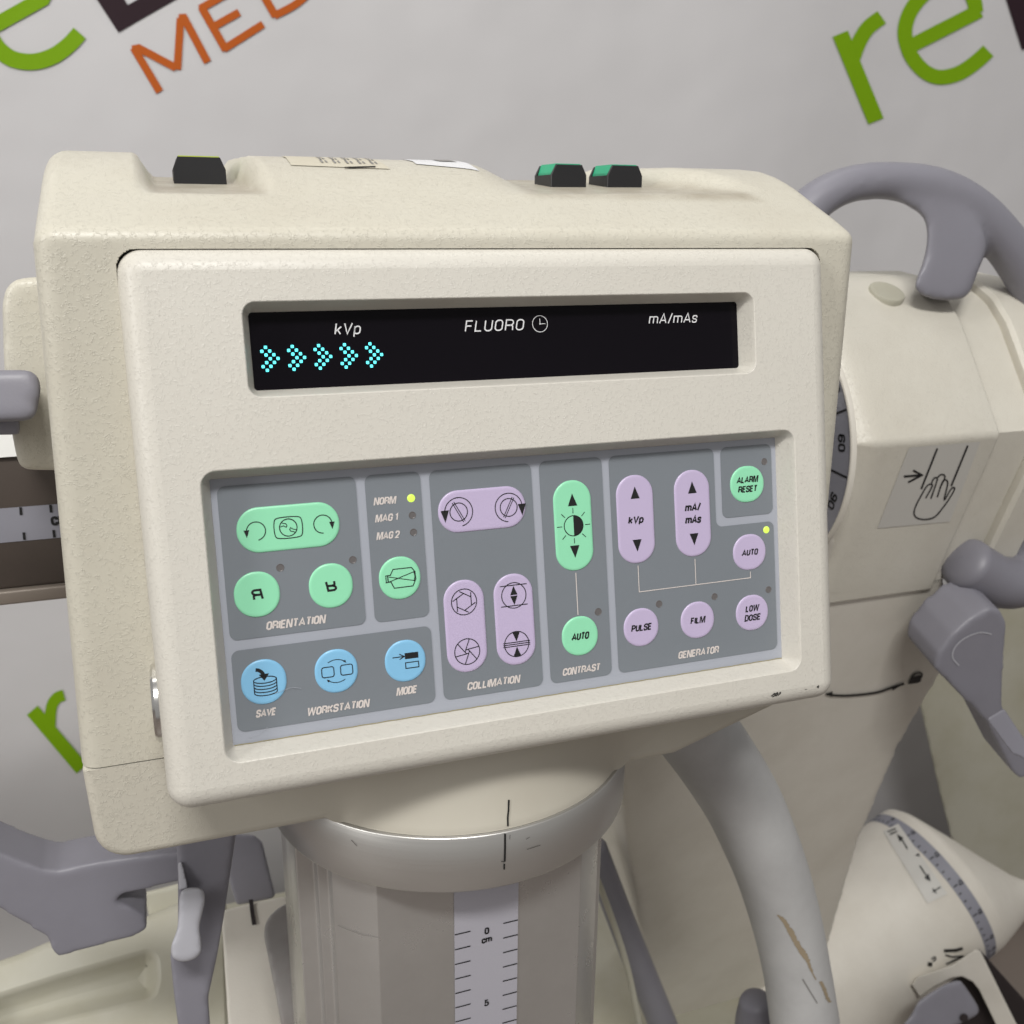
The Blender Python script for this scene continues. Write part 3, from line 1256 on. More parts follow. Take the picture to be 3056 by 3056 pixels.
def s_rotate(k):
    c1, c3 = mmA(350, 603), mmA(778, 565)
    c1 = (c1[0], -23.4)
    c3 = (c3[0], -23.0)
    k.arc(c1, 4.0, -80, 178, LW)
    arrow_head(k, (c1[0] - 4.0, c1[1] - 2.6), -90, 3.3, 2.4)
    k.arc(c3, 4.0, -90, -358, LW)
    arrow_head(k, (c3[0] + 4.0, c3[1] - 2.6), -90, 3.3, 2.4)
    c2 = (30.9, -23.1)
    o = []
    for a, b in (((-5.6, 4.3), (5.6, 4.3)), ((5.6, 4.3), (5.6, -4.3)), ((5.6, -4.3), (-5.6, -4.3)), ((-5.6, -4.3), (-5.6, 4.3))):
        for t in (0.12, 0.5, 0.88):
            bx, bz = a[0] + (b[0] - a[0]) * t, a[1] + (b[1] - a[1]) * t
            g = 1 + 0.09 * (1 - abs(t - 0.5) * 2)
            o.append((c2[0] + bx * g, c2[1] + bz * g))
    k.stroke(spline(o, 4, True), LW, True)
    k.ring(c2, 3.75, LW)
    for dx, dz in ((-1, 1), (1, -1)):
        # the two bones
        sgn = dx
        a = [(3.5 * sgn, -0.9 * sgn - 0.4 * 1), (2.0 * sgn, -0.9 * sgn), (0.9 * sgn, -0.15 * sgn), (0.5 * sgn, -0.9 * sgn),
             (0.9 * sgn, -1.7 * sgn), (2.1 * sgn, -2.0 * sgn), (2.9 * sgn, -2.5 * sgn)]
        k.stroke([(c2[0] + p[0], c2[1] + p[1]) for p in a], 0.34)


button(31.2, -23.1, 44.2, 19.8, M['green'], 'wide mint key with two rotation arrows and a monitor symbol', s_rotate)
button(15.4, -51.0, 19.4, 20.0, M['green'], 'round mint key marked with a mirrored R',
       lambda k: k.text('R', 15.4, -51.0, 5.0, 4.6, 0.18, 0.20, 'C', mirror=True))
button(47.4, -50.8, 19.4, 20.0, M['green'], 'round mint key marked with an upside-down R',
       lambda k: k.text('R', 47.4, -50.8, 5.0, 4.6, 0.18, 0.20, 'C', flip=True))


def s_tube(k):
    P = lambda *q: [mmA(*t) for t in q]
    k.stroke(P((1180, 897), (1209, 893), (1226, 855), (1343, 842), (1366, 868), (1372, 915), (1354, 960), (1235, 975), (1212, 934), (1183, 941)), LW, True)
    k.stroke(P((1200, 904), (1364, 926)), 0.36)
    k.stroke(P((1196, 938), (1362, 868)), 0.36)
    k.stroke([mmA(*q) for q in spline([(1358, 866), (1366, 898), (1361, 928)], 5)], LW)
    k.stroke(P((1192, 898), (1196, 938)), 0.5)


button(78.6, -50.8, 19.2, 19.6, M['green'], 'round mint key with an image tube outline', s_tube)


def s_save(k):
    c = mmA(408, 1560)
    rx, rz = 4.85, 1.45
    k.ring(c, rx, LW, ry=rz)
    for d in (1.35, 2.75, 4.15, 5.55):
        k.arc((c[0], c[1] - d), rx, 180, 360, LW, ry=rz)
    k.stroke([(c[0] - rx, c[1]), (c[0] - rx, c[1] - 5.55)], LW)
    k.stroke([(c[0] + rx, c[1]), (c[0] + rx, c[1] - 5.55)], LW)
    k.stroke([mmA(*q) for q in spline([(348, 1498), (368, 1500), (390, 1515), (400, 1535)], 5)], 1.55)
    k.poly([mmA(368, 1528), mmA(434, 1518), mmA(405, 1566)])


button(15.1, -89.8, 19.4, 20.0, M['blue'], 'round blue key with a disk stack and arrow', s_save)


def s_ws(k):
    for x in (810, 930):
        c = mmA(x, 1512 if x < 900 else 1495)
        c = (c[0], -89.4)
        k.stroke(rrect(c[0] - 2.7, c[1] - 2.3, c[0] + 2.7, c[1] + 2.3, 1.0, 4), LW, True)
    c = (46.8, -89.4)
    k.arc((c[0], c[1] - 1.6), 6.8, 122, 58, 0.34)
    arrow_head(k, (c[0] + 4.6, c[1] + 3.2), -48, 1.4, 1.2)
    k.arc((c[0], c[1] + 1.6), 6.8, -58, -122, 0.34)
    arrow_head(k, (c[0] - 4.6, c[1] - 3.2), 132, 1.4, 1.2)


button(46.8, -89.5, 19.2, 19.8, M['blue'], 'round blue key with two screens joined by arrows', s_ws)


def s_mode(k):
    k.poly([mmA(1300, 1391), mmA(1386, 1380), mmA(1389, 1418), mmA(1303, 1429)])
    k.stroke([mmA(1306, 1452), mmA(1389, 1441), mmA(1392, 1477), mmA(1309, 1488)], LW, True)
    k.stroke([mmA(1223, 1421), mmA(1298, 1411)], LW)
    k.stroke([mmA(1266, 1397), mmA(1299, 1411), mmA(1268, 1431)], LW)


button(78.4, -89.3, 19.0, 19.4, M['blue'], 'round blue key with an arrow to a filled bar above a hollow bar', s_mode)


def s_colrot(k):
    for x, y, s in ((196, 378, -1), (446, 354, 1)):
        c = mmB(x, y)
        c = (c[0], -23.2)
        k.ring(c, 4.2, LW)
        for o in (-0.45, 0.45):
            dx, dz = math.cos(rad(90 - s * 28)), math.sin(rad(90 - s * 28))
            nx_, nz_ = -dz * o, dx * o
            k.stroke([(c[0] + nx_ - dx * 5.2, c[1] + nz_ - dz * 5.2), (c[0] + nx_ + dx * 5.2, c[1] + nz_ + dz * 5.2)], 0.36)
        if s < 0:
            k.arc(c, 6.7, -78, 178, LW)
            arrow_head(k, (c[0] - 6.6, c[1] - 4.4), -90, 5.6, 4.0)
        else:
            k.arc(c, 6.7, -95, -358, LW)
            arrow_head(k, (c[0] + 6.6, c[1] - 4.4), -90, 5.6, 4.0)


button(119.8, -23.0, 42.6, 19.6, M['purple'], 'wide lilac key with two collimator rotation symbols', s_colrot)


def s_iris(k):
    c = (107.9, -65.3)
    k.ring(c, 6.1, LW)
    hexp = [(c[0] + 4.0 * math.cos(rad(90 + 60 * i)), c[1] + 4.0 * math.sin(rad(90 + 60 * i))) for i in range(6)]
    for i in range(6):
        a, b = Vector(hexp[i]), Vector(hexp[(i + 1) % 6])
        d = (b - a).normalized()
        e = a + d * (b - a).length
        k.stroke([a, e], LW)
        t = e + d * 2.25
        k.stroke([e, t], LW)
    c = (107.9, -88.9)
    k.ring(c, 6.1, LW)
    for i in range(6):
        a0 = rad(60 * i + 10)
        a1 = rad(60 * i + 72)
        k.stroke([(c[0] + 1.1 * math.cos(a0), c[1] + 1.1 * math.sin(a0)), (c[0] + 1.1 * math.cos(a1), c[1] + 1.1 * math.sin(a1))], LW)
        k.stroke([(c[0] + 1.1 * math.cos(a1), c[1] + 1.1 * math.sin(a1)),
                  (c[0] + 6.1 * math.cos(a0 + 0.12), c[1] + 6.1 * math.sin(a0 + 0.12))], LW)


button(108.0, -76.9, 19.6, 43.8, M['purple'], 'tall lilac key with open iris above closed iris', s_iris)


def s_slot(k):
    c = (132.5, -65.1)
    k.ring(c, 6.1, LW)
    for d in (4.9, -4.9):
        k.stroke([(c[0] - 6.7, c[1] + d), (c[0] + 6.7, c[1] + d)], LW)
    k.poly([(c[0], c[1] + 4.6), (c[0] - 1.8, c[1] + 0.25), (c[0] + 1.8, c[1] + 0.25)])
    k.poly([(c[0], c[1] - 4.6), (c[0] - 1.8, c[1] - 0.25), (c[0] + 1.8, c[1] - 0.25)])
    c = (132.5, -88.6)
    k.ring(c, 6.1, LW)
    for d in (0.0, 0.95, -0.95):
        k.stroke([(c[0] - 6.8, c[1] + d), (c[0] + 6.8, c[1] + d)], LW)
    k.poly([(c[0], c[1] + 1.3), (c[0] - 1.9, c[1] + 5.8), (c[0] + 1.9, c[1] + 5.8)])
    k.poly([(c[0], c[1] - 1.3), (c[0] - 1.9, c[1] - 5.8), (c[0] + 1.9, c[1] - 5.8)])


button(132.4, -76.8, 19.6, 44.0, M['purple'], 'tall lilac key with slot symbols and black triangles', s_slot)


def tri(k, x, z, up, w=4.9, h=6.0):
    s = 1 if up else -1
    k.poly([(x, z + s * h / 2), (x - w / 2, z - s * h / 2), (x + w / 2, z - s * h / 2)])


def s_contrast(k):
    c = (164.9, -34.9)
    tri(k, c[0], c[1] + 12.6, True)
    tri(k, c[0], c[1] - 12.6, False)
    k.ring(c, 4.9, LW)
    k.poly([(c[0] + 4.9 * math.cos(rad(a)), c[1] + 4.9 * math.sin(rad(a))) for a in range(-90, 91, 9)])
    for a in range(0, 360, 45):
        k.stroke([(c[0] + 6.0 * math.cos(rad(a)), c[1] + 6.0 * math.sin(rad(a))),
                  (c[0] + 8.6 * math.cos(rad(a)), c[1] + 8.6 * math.sin(rad(a)))], 0.36)


button(165.0, -34.9, 19.6, 43.8, M['green'], 'tall mint contrast key with a half-filled sun', s_contrast)


def s_kvp(k):
    tri(k, 198.2, -21.6, True)
    tri(k, 198.2, -47.9, False)
    k.text('kVp', 198.2, -35.0, 3.9, 8.3, 0.2, 0.21, 'C')


def s_ma(k):
    tri(k, 230.0, -21.6, True)
    tri(k, 230.0, -47.9, False)
    k.text('mA/', 230.0, -31.6, 4.2, 8.8, 0.2, 0.21, 'C')
    k.text('mAs', 230.0, -37.8, 4.2, 9.0, 0.2, 0.21, 'C')


button(198.2, -34.9, 20.0, 43.8, M['purple'], 'tall lilac key marked kVp between two triangles', s_kvp)
button(230.0, -34.8, 20.0, 43.8, M['purple'], 'tall lilac key marked mA/mAs between two triangles', s_ma)


def words(cx, cz, lines, capm, w):
    def f(k):
        n = len(lines)
        for i, (s, ww) in enumerate(zip(lines, w)):
            k.text(s, cx, cz + ((n - 1) / 2 - i) * capm * 1.42, capm, ww, 0.2, 0.21, 'C')
    return f


button(165.4, -89.1, 19.0, 19.4, M['green'], 'round mint key marked AUTO', words(165.4, -89.1, ['AUTO'], 3.7, [9.2]))
button(262.1, -22.6, 19.8, 18.6, M['green'], 'round mint key marked ALARM RESET', words(262.1, -22.6, ['ALARM', 'RESET'], 3.4, [12.6, 11.2]))
button(262.1, -57.8, 19.4, 18.6, M['purple'], 'round lilac key marked AUTO', words(262.1, -57.8, ['AUTO'], 3.3, [9.6]))
button(198.5, -89.1, 19.2, 19.2, M['purple'], 'round lilac key marked PULSE', words(198.5, -89.1, ['PULSE'], 3.5, [11.2]))
button(230.3, -89.4, 19.2, 18.8, M['purple'], 'round lilac key marked FILM', words(230.3, -89.4, ['FILM'], 3.4, [8.4]))
button(262.4, -89.6, 19.2, 18.6, M['purple'], 'round lilac key marked LOW DOSE', words(262.4, -89.6, ['LOW', 'DOSE'], 3.4, [8.0, 9.6]))

for x, z, on, r in ((86.4, -15.0, 1, 1.85), (86.4, -22.8, 0, 1.55), (86.4, -30.6, 0, 1.55), (26.1, -40.4, 0, 1.6), (57.9, -40.3, 0, 1.6),
                    (175.7, -78.5, 0, 1.75), (272.8, -11.8, 0, 1.65), (272.7, -47.2, 1, 1.85), (272.8, -78.7, 0, 1.65),
                    (240.7, -78.6, 0, 1.65), (209.0, -78.6, 0, 1.7)):
    m = MB()
    cc = [(x + r * math.cos(2 * math.pi * q / 24), z + r * math.sin(2 * math.pi * q / 24)) for q in range(24)]
    if on:
        m.loft([[PN(a, yy, b) for a, b in inset(cc, d)] for d, yy in ((0, -0.52), (0.15, -0.72), (0.5, -0.9), (1.0, -1.0))], False, True)
    else:
        m.loft([[PN(a, yy, b) for a, b in inset(cc, d)] for d, yy in ((-0.15, -0.55), (0.0, -0.72), (0.22, -0.6), (0.4, -0.58))], False, True)
    o = m.build('indicator_light', M['led_on' if on else 'led_off'], con)
    if on:
        o['label'] = 'lit yellow-green indicator'

# rocker switches in the dips of the top: black guards round a coloured rocker


def switch(px0, px1, pyb, Y, mat_, label, ch=3.2, h=12.5):
    p, q = at(px0, pyb, Y), at(px1, pyb, Y)
    x0, x1 = p.x * 1000, q.x * 1000
    zb = (p.z - OZ) * 1000 - 8.0
    y0 = Y * 1000
    hh = h + 8.0
    hexa = [(x0, zb), (x1, zb), (x1, zb + 8 + h * 0.55), (x1 - ch, zb + hh), (x0 + ch, zb + hh), (x0, zb + 8 + h * 0.55)]
    m = MB()
    dep = 26.0
    for ya in (y0, y0 + dep - 1.6):
        m.loft([[WD(x, ya, z) for x, z in inset(hexa, 0.25)], [WD(x, ya + 0.25, z) for x, z in hexa],
                [WD(x, ya + 1.6, z) for x, z in hexa]], True, True)
    for xa in (x0 + 0.02, x1 - 1.42):
        m.box(WD(xa, y0 + 1.6, zb), WD(xa + 1.4, y0 + dep - 1.6, zb + 8 + h * 0.55))
    sw = m.build('rocker_switch', M['black'], con, angle=25)
    m = MB()
    m.box(WD(x0 + 1.5, y0 + 1.7, zb), WD(x1 - 1.5, y0 + dep - 1.7, zb + 8 + h * 0.66))
    top = [(x0 + 1.7, zb + 8 + h * 0.66), (x1 - 1.7, zb + 8 + h * 0.66), (x1 - ch - 0.4, zb + hh + 0.5), (x0 + ch + 0.4, zb + hh + 0.5)]
    m.loft([[WD(x, y0 + 1.75, z) for x, z in top], [WD(x, y0 + dep - 1.75, z) for x, z in top]], True, True)
    m.build('rocker', mat_, sw, angle=25)
    sw['label'] = label


switch(329, 428, 347, 0.115, M['rocker_yellow'], 'black switch guard with yellow-green rocker', 2.4, 12.9)
switch(1040, 1106, 353, 0.105, M['rocker_green'], 'black switch guard with green rocker beside the hump', 2.8, 11.9)
switch(1146, 1211, 354, 0.105, M['rocker_green'], 'black switch guard with green rocker, outer of two', 2.8, 11.9)
onup = on_surface(upper_bvh, 0.0004)
zS = zoom(800, 400, 2.76)


def on_top(off):
    """maps plan coordinates (x, y in metres) onto the top of the housing"""
    def fn(x, y):
        h = upper_bvh.ray_cast(Vector((x, y, OZ + 0.3)), Vector((0, 0, -1)))
        return h[0] + Vector((0, 0, off))
    return fn


def plan(u, v):
    h = onup(u, v) or at(u, v, 0.082)
    return (h.x, h.y)


n0, n1 = plan(*zS(190, 262)), plan(*zS(1005, 294))
lab = patch([(n0[0], 0.122), (n1[0] - 0.004, 0.122), n1, n0], on_top(0.0004), 24, 12).build('paper_label', M['sticker'], upper)
lab['label'] = 'torn aged paper label on the hump'
k = Ink()
for i in range(5):
    x = n0[0] + 0.016 + i * 0.0062
    for r in range(3):
        yy = 0.088 + r * 0.009
        k.stroke([(x + r * 0.0004, yy), (x + r * 0.0004, yy + 0.0075)], 0.0011)
        k.stroke([(x + 0.0022, yy + 0.001), (x + 0.0022, yy + 0.0065)], 0.0009)
k.mesh(on_top(0.0007)).build('fine_print', M['sticker_grey'], lab, smooth=False)
k = Ink()
k.stroke(px(zS, spline([(630, 287), (760, 283), (885, 279)], 5)), 1.8)
k.mesh(on_surface(upper_bvh, 0.0008)).build('torn_edge', M['seam'], lab, smooth=False)
n0, n1 = plan(*zS(1220, 252)), plan(*zS(1742, 258))
lab = patch([(n0[0], 0.125), (n1[0] - 0.002, 0.125), n1, n0], on_top(0.0004), 20, 10).build('paper_label', M['sticker_white'], upper)
lab['label'] = 'white paper label on the hump'
mx_ = (n0[0] + n1[0]) / 2
patch([(mx_, 0.120), (n1[0] - 0.006, 0.120), (n1[0] - 0.006, 0.102), (mx_, 0.102)], on_top(0.0007), 8, 5).build('printed_bar', M['sticker_grey'], lab)

# ------------------------------------------------------------------ lift column under the console
colm = thing('lift_column', WD(126, 87, -1000), 'round brushed metal collar and faceted column with a centimetre scale under the console', 'lift column')
mb = MB()
ringp = [(104.9, -189.35), (106.2, -189.5), (106.8, -190.2), (106.8, -221.0), (106.3, -222.0), (104.8, -222.4), (60, -222.4)]
mb.loft([[WD(128 + r * math.cos(2 * math.pi * q / 128), 87 + r * math.sin(2 * math.pi * q / 128), z) for q in range(128)] for r, z in ringp], False, True)
ring_bvh = mb.bvh()
ring = mb.build('collar_ring', M['steel'], colm, angle=60)
k = Ink()
k.stroke(px(z4, [(1066, 934), (1066, 1000), (1064, 1078)]), 3.6)
k.stroke(px(z4, [(1062, 1090), (1061, 1120)]), 3.0)
k.stroke(px(z4, [(1046, 1078), (1064, 1080)]), 1.2)
k.mesh(on_surface(ring_bvh)).build('alignment_mark', M['paint'], ring, smooth=False)
k = Ink()
for a in (((262, 965), (292, 997)), ((1180, 1015), (1250, 992)), ((1176, 962), (1194, 950)), ((1092, 938), (1090, 962))):
    k.stroke(px(z4, a), 0.7)
k.mesh(on_surface(ring_bvh)).build('scratch', M['seam'], ring, smooth=False)
half = [(58.8, 11), (79, 32), (79, 46), (85, 46), (85, 60), (95, 60), (95, 150), (60, 175)]
oct_ = [(125.7 - a, b) for a, b in half[::-1]] + [(125.7 + a, b) for a, b in half]
mb = MB()
oct_ = round_poly(oct_, 1.2, 3)
mb.loft([[WD(x, y, z) for x, y in oct_] for z in (-221, -300, -400, -520, -700, -940)], True, True)
post_bvh = mb.bvh()
post = mb.build('post', M['column'], colm, angle=30)
mb = MB()
tx0, tx1, ty = 109.0, 146.4, 11.0 - 0.5
mb.fill([[WD(x, ty, z) for x, z in rrect(tx0, -700, tx1, -222, 0.5, 2)]])
tape = mb.build('scale_tape', M['tape'], post, smooth=False)
k = Ink()
ztick = 0
p0 = at(*z4(1090, 1395), ty / 1000)
p1 = at(*z4(845, 1453), ty / 1000)
zr, zl = (p0.z - OZ) * 1000, (p1.z - OZ) * 1000
for i in range(14):
    z = zr - 10 * i
    k.stroke([(137.5, z), (146.2, z)], 0.75)
    k.stroke([(109.2, z), (118.2, z)], 0.75)
for s, z, h in (('0', zr - 2.4, 4.6), ('cm', zr - 8.2, 4.4), ('5', zr - 52.2, 4.6)):
    k.text(s, 127.8, z, h, None, 0.0, 0.2, 'C')
k.mesh(lambda x, z: WD(x, ty - 0.3, z)).build('scale_print', M['ink'], tape, smooth=False)
k = Ink()
k.stroke(px(zD, [(1075, 905), (1180, 950), (1340, 1005), (1495, 1030)]), 0.9)
k.mesh(on_surface(post_bvh)).build('scratch', M['sticker_grey'], post, smooth=False)
mb = MB()
mb.box(WD(-200, 40, -1100), WD(620, 760, -800))
mb.build('foot', M['cream_old'], colm)

# ------------------------------------------------------------------ horizontal sliding arm behind the console
armt = thing('cross_arm', WD(0, 255, -70), 'dark horizontal sliding arm with a pale centimetre tape behind the console', 'cross arm')
AY = 0.2


def zat(u, v, Y):
    return (at(u, v, Y).z - OZ) * 1000


zt_, zb_ = zat(0, 861, AY), zat(0, 1114, AY)
mb = MB()
pr = rrect(200, zb_, 310, zt_, 2.5, 3)
mb.loft([[WD(x, y, z) for y, z in pr] for x in (-520, -100, 200, 449)], True, True)
mb.build('beam', M['bronze'], armt)
mb = MB()
pr = rrect(196, zb_ - 8.5, 312, zb_ + 0.3, 1.5, 3)
mb.loft([[WD(x, y, z) for y, z in pr] for x in (-520, -100, 200, 449)], True, True)
mb.build('lower_rail', M['rail'], armt)
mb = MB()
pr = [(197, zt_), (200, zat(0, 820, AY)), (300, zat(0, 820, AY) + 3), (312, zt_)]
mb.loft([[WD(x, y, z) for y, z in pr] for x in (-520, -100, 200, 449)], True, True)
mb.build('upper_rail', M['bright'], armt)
mb = MB()
ta, tb = zat(0, 959, AY), zat(0, 1024, AY)
mb.fill([[WD(x, 199.5, z) for x, z in [(-520, tb), (440, tb), (440, ta), (-520, ta)]]])
tp = mb.build('scale_tape', M['tape_dark'], armt, smooth=False)
zG3 = zoom(0, 1250, 3.22)
k = Ink()
for q in ([(197, 850), (203, 925)], [(484, 826), (492, 900)], [(228, 1092), (236, 1162)], [(514, 1068), (523, 1140)], [(-90, 875), (-84, 950)], [(-60, 1118), (-52, 1186)]):
    P = [at(*zG3(*t), 0.1991) for t in q]
    k.stroke([(p.x * 1000, (p.z - OZ) * 1000) for p in P], 1.5)
c0 = at(*zG3(494, 1028), 0.1991)
k.text('cm', c0.x * 1000, (c0.z - OZ) * 1000, 7.6, None, 0, 0.2)
k.mesh(lambda x, z: WD(x, 199.1, z)).build('scale_print', M['ink'], tp, smooth=False)

# cream bracket on the arm and its grey lever, left of the console
brk = thing('arm_bracket', at(70, 890, 0.13), 'cream bracket between console and sliding arm at the left edge', 'bracket')
o = [(3, 575), (8, 545), (24, 526), (52, 520), (200, 518), (230, 700), (230, 905), (160, 894), (140, 889), (45, 888), (34, 880), (22, 822), (7, 700)]
slab(o, (0, 0.10, OZ), (0, -1, 0), 0.095, 0.009).build('shell', M['cream'], brk)
lv = thing('clamp_lever', at(30, 790, 0.06), 'short grey clamp lever in front of the cream bracket at the left edge', 'lever')
o = [(-120, 699), (60, 697), (74, 708), (80, 735), (74, 752), (72, 780), (62, 795), (-120, 800)]
slab(o, (0, 0.045, OZ), (0, -1, 0.25), 0.04, 0.009, 0.003).build('grip', M['grey'], lv)
o = [(-120, 790), (38, 790), (38, 820), (-120, 822)]
slab(o, (0, 0.07, OZ), (0, -1, 0), 0.03, 0.004).build('stem', M['grey'], lv)

# ------------------------------------------------------------------ rotation joint on the right
jt = thing('rotation_joint', WD(560, 250, -220), 'large cream rotation joint with a hand warning sticker right of the console', 'joint housing')
pr = [(196, -196), (187, -165), (150, -50), (184, -1), (206, 30), (226, 49), (252, 62), (290, 66), (330, 50), (352, 0), (356, -80), (330, -170), (260, -215)]
pr = round_poly(pr, [3, 60, 9, 80, 40, 40, 40, 40, 40, 40, 40, 40, 20], 7)
mb = MB()
loops = []
R = 34.0
for k_ in range(11):
    a = math.pi / 2 * k_ / 10
    loops.append([WD(450 + R * (1 - math.cos(a)), y, z) for y, z in inset(pr, R * 0.9 * (1 - math.sin(a)))])
loops.append([WD(520, y, z) for y, z in pr])
loops.append([WD(588, y, z) for y, z in pr])
for d, x in ((0.6, 590.0), (2.5, 591.5)):
    loops.append([WD(x, y, z) for y, z in inset(pr, d)])
mb.loft(loops, True, True)
joint_bvh = mb.bvh()
jbody = mb.build('shell', M['cream_joint'], jt, angle=42)
mb = MB()
for a_, b_, ins_ in ((590.5, 640, 9), (640, 676, 1.5)):
    lp = inset(pr, ins_)
    lq = inset(pr, ins_ + 3)
    mb.loft([[WD(a_, y, z) for y, z in lq], [WD(a_ + 3, y, z) for y, z in lp], [WD(b_ - 3, y, z) for y, z in lp], [WD(b_, y, z) for y, z in lq]], True, True)
mb.build('end_cover', M['cream_joint'], jt, angle=42)

# angle disc
mb = MB()
DC = (249.0, -67.0)


def disc_loop(r, x, n=120):
    return [WD(x, DC[0] - r * math.cos(2 * math.pi * q / n), DC[1] + r * math.sin(2 * math.pi * q / n)) for q in range(n)]


mb.loft([disc_loop(105.5, 452), disc_loop(105.5, 448.6), disc_loop(104.8, 447.8), disc_loop(103.4, 447.8), disc_loop(102.8, 448.6), disc_loop(101.5, 449.2)], True, False)
rim = mb.build('angle_disc', M['cream_smooth'], jt, angle=50)
mb = MB()
mb.fill([disc_loop(102.9, 448.9)])
face = mb.build('angle_scale', M['tape_dark'], rim, smooth=False)
k = Ink()


def dpt(u, v):
    p = atX(u, v, 0.4466)
    return (DC[0] - p.y * 1000, (p.z - OZ) * 1000 - DC[1])          # right = towards the viewer, up


for q in (((395, 317), (531, 262)), ((382, 676), (523, 748))):
    a, b = Vector(dpt(*z6(*q[0]))), Vector(dpt(*z6(*q[1])))
    d = b.normalized()
    k.stroke([tuple(d * 78), tuple(d * 101.5)], 1.6)
a = Vector(dpt(*z6(408, 499)))
k.stroke([tuple(a.normalized() * 78), tuple(a.normalized() * a.length)], 1.4)
for s, q in (('60', (462, 502)), ('90', (400, 893)), ('30', (418, 112))):
    a = Vector(dpt(*z6(*q)))
    th = math.atan2(a.y, a.x)
    k.text(s, a.x, a.y, 8.0, 13.0, 0, 0.2, 'C', rot=th - math.pi / 2)
k.mesh(lambda x, z: WD(448.6, DC[0] - x, DC[1] + z)).build('scale_print', M['ink'], face, smooth=False)

onj = on_surface(joint_bvh, 0.0005)
st = patch([z6(930, 528), z6(1410, 490), z6(1205, 1028), z6(716, 1074)], onj, 10, 10).build('warning_sticker', M['sticker_clear'], jbody)
k = Ink()
w6 = 12 / 2.2566 / 1.58178
k.stroke(px(z6, [(1118, 534), (1010, 806)]), w6)
k.stroke(px(z6, [(1323, 515), (1212, 786)]), w6)
k.stroke(px(z6, [(893, 723), (1000, 714)]), w6 * 1.1)
k.stroke(px(z6, [(955, 681), (1014, 713), (922, 762)]), w6)
w6 = 9 / 2.2566 / 1.58178
k.stroke(px(z6, spline([(1040, 868), (1078, 800), (1082, 775), (1050, 785), (1010, 850), (972, 925), (962, 975), (985, 1003), (1040, 1012),
                        (1100, 995), (1150, 940), (1200, 870), (1235, 805), (1212, 805), (1165, 880), (1188, 770), (1172, 745), (1150, 765), (1118, 862)], 5)), w6)
k.stroke(px(z6, spline([(1075, 872), (1110, 770), (1118, 735), (1095, 735), (1078, 772)], 5)), w6)
k.stroke(px(z6, spline([(1112, 735), (1140, 712), (1163, 712), (1168, 735), (1135, 800)], 5)), w6)
k.mesh(on_surface(joint_bvh, 0.0009)).build('hand_symbol', M['ink'], st, smooth=False)
# plug on top of the shell
h = joint_bvh.ray_cast(CAM, ray(*zR(1210, 1012)).normalized())
pn, pp = h[1], h[0]
if pn.dot(C_F) > 0:
    pn = -pn
ax = pn.orthogonal().normalized()
ay = pn.cross(ax)
mb = MB()
mb.loft([[pp + (ax * math.cos(2 * math.pi * q / 40) + ay * math.sin(2 * math.pi * q / 40)) * r + pn * hh for q in range(40)]
         for r, hh in ((0.0145, -0.004), (0.0145, 0.0015), (0.0138, 0.0024), (0.011, 0.0028))], False, True)
mb.build('plug', M['cream_old'], jbody)

# support below the joint
sup = thing('support_arm', WD(480, 250, -900), 'wide cream support arm leaning down below the rotation joint', 'support arm')
kk = 0.314
o = [(1150, 1000), (1500, 1000), (1780, 1040), (1792, 1180), (1785, 1260), (1700, 1405), (1622, 1590), (1566, 1780), (1530, 1990), (1255, 1990), (1228, 1890),
     (1222, 1850), (1205, 1740), (1182, 1580), (1168, 1440)]
mb = slab(o, (0.5, 0.1895, OZ - 0.165), (0, -1, -kk), 0.12, 0.014, 0.004, depth_dir=(0, 1, kk))
sup_bvh = mb.bvh()
sb = mb.build('shell', M['cream_smooth'], sup, angle=50)
ons = on_surface(sup_bvh, 0.0014)
k = Ink()
k.stroke(px(z5, spline([(890, 196), (930, 203), (1010, 205), (1150, 190), (1230, 165), (1300, 143)], 5)), 4.2)
k.poly(px(z5, [(885, 195), (925, 184), (922, 212)]))
k.poly(px(z5, [(1302, 141), (1228, 160), (1240, 178)]))
k.poly(px(z5, [(1318, 146), (1335, 110), (1394, 97), (1386, 132), (1368, 140)]))
k.stroke(px(z5, spline([(1338, 112), (1352, 94), (1375, 86), (1392, 92), (1390, 108)], 4)), 3.0)
k.mesh(ons).build('lock_symbol', M['paint'], sb, smooth=False)
k = Ink()
k.stroke(px(z6, spline([(405, 1470), (430, 1482), (470, 1488), (560, 1483), (700, 1466), (880, 1448), (1060, 1428), (1180, 1412)], 5)), 1.1)
k.mesh(ons).build('seam_line', M['seam'], sb, smooth=False)


# ------------------------------------------------------------------ grey handles and levers
def px_tube(pts, Y, mb=None, n=28, sub=6, ratio=1.0, caps=True):
    """pts: (u, v, radius in photograph units[, Y]) -> swept round bar"""
    S = spline([(p[0], p[1], p[2], p[3] if len(p) > 3 else Y) for p in pts], sub)
    P, R_ = [], []
    for u, v, r, y in S:
        p = at(u, v, y)
        P.append(p)
        R_.append(r / 1833.0 * (p - CAM).dot(C_F))
    mb = mb or MB()
    mb.tube(P, R_, n, caps, ratio)
    return mb


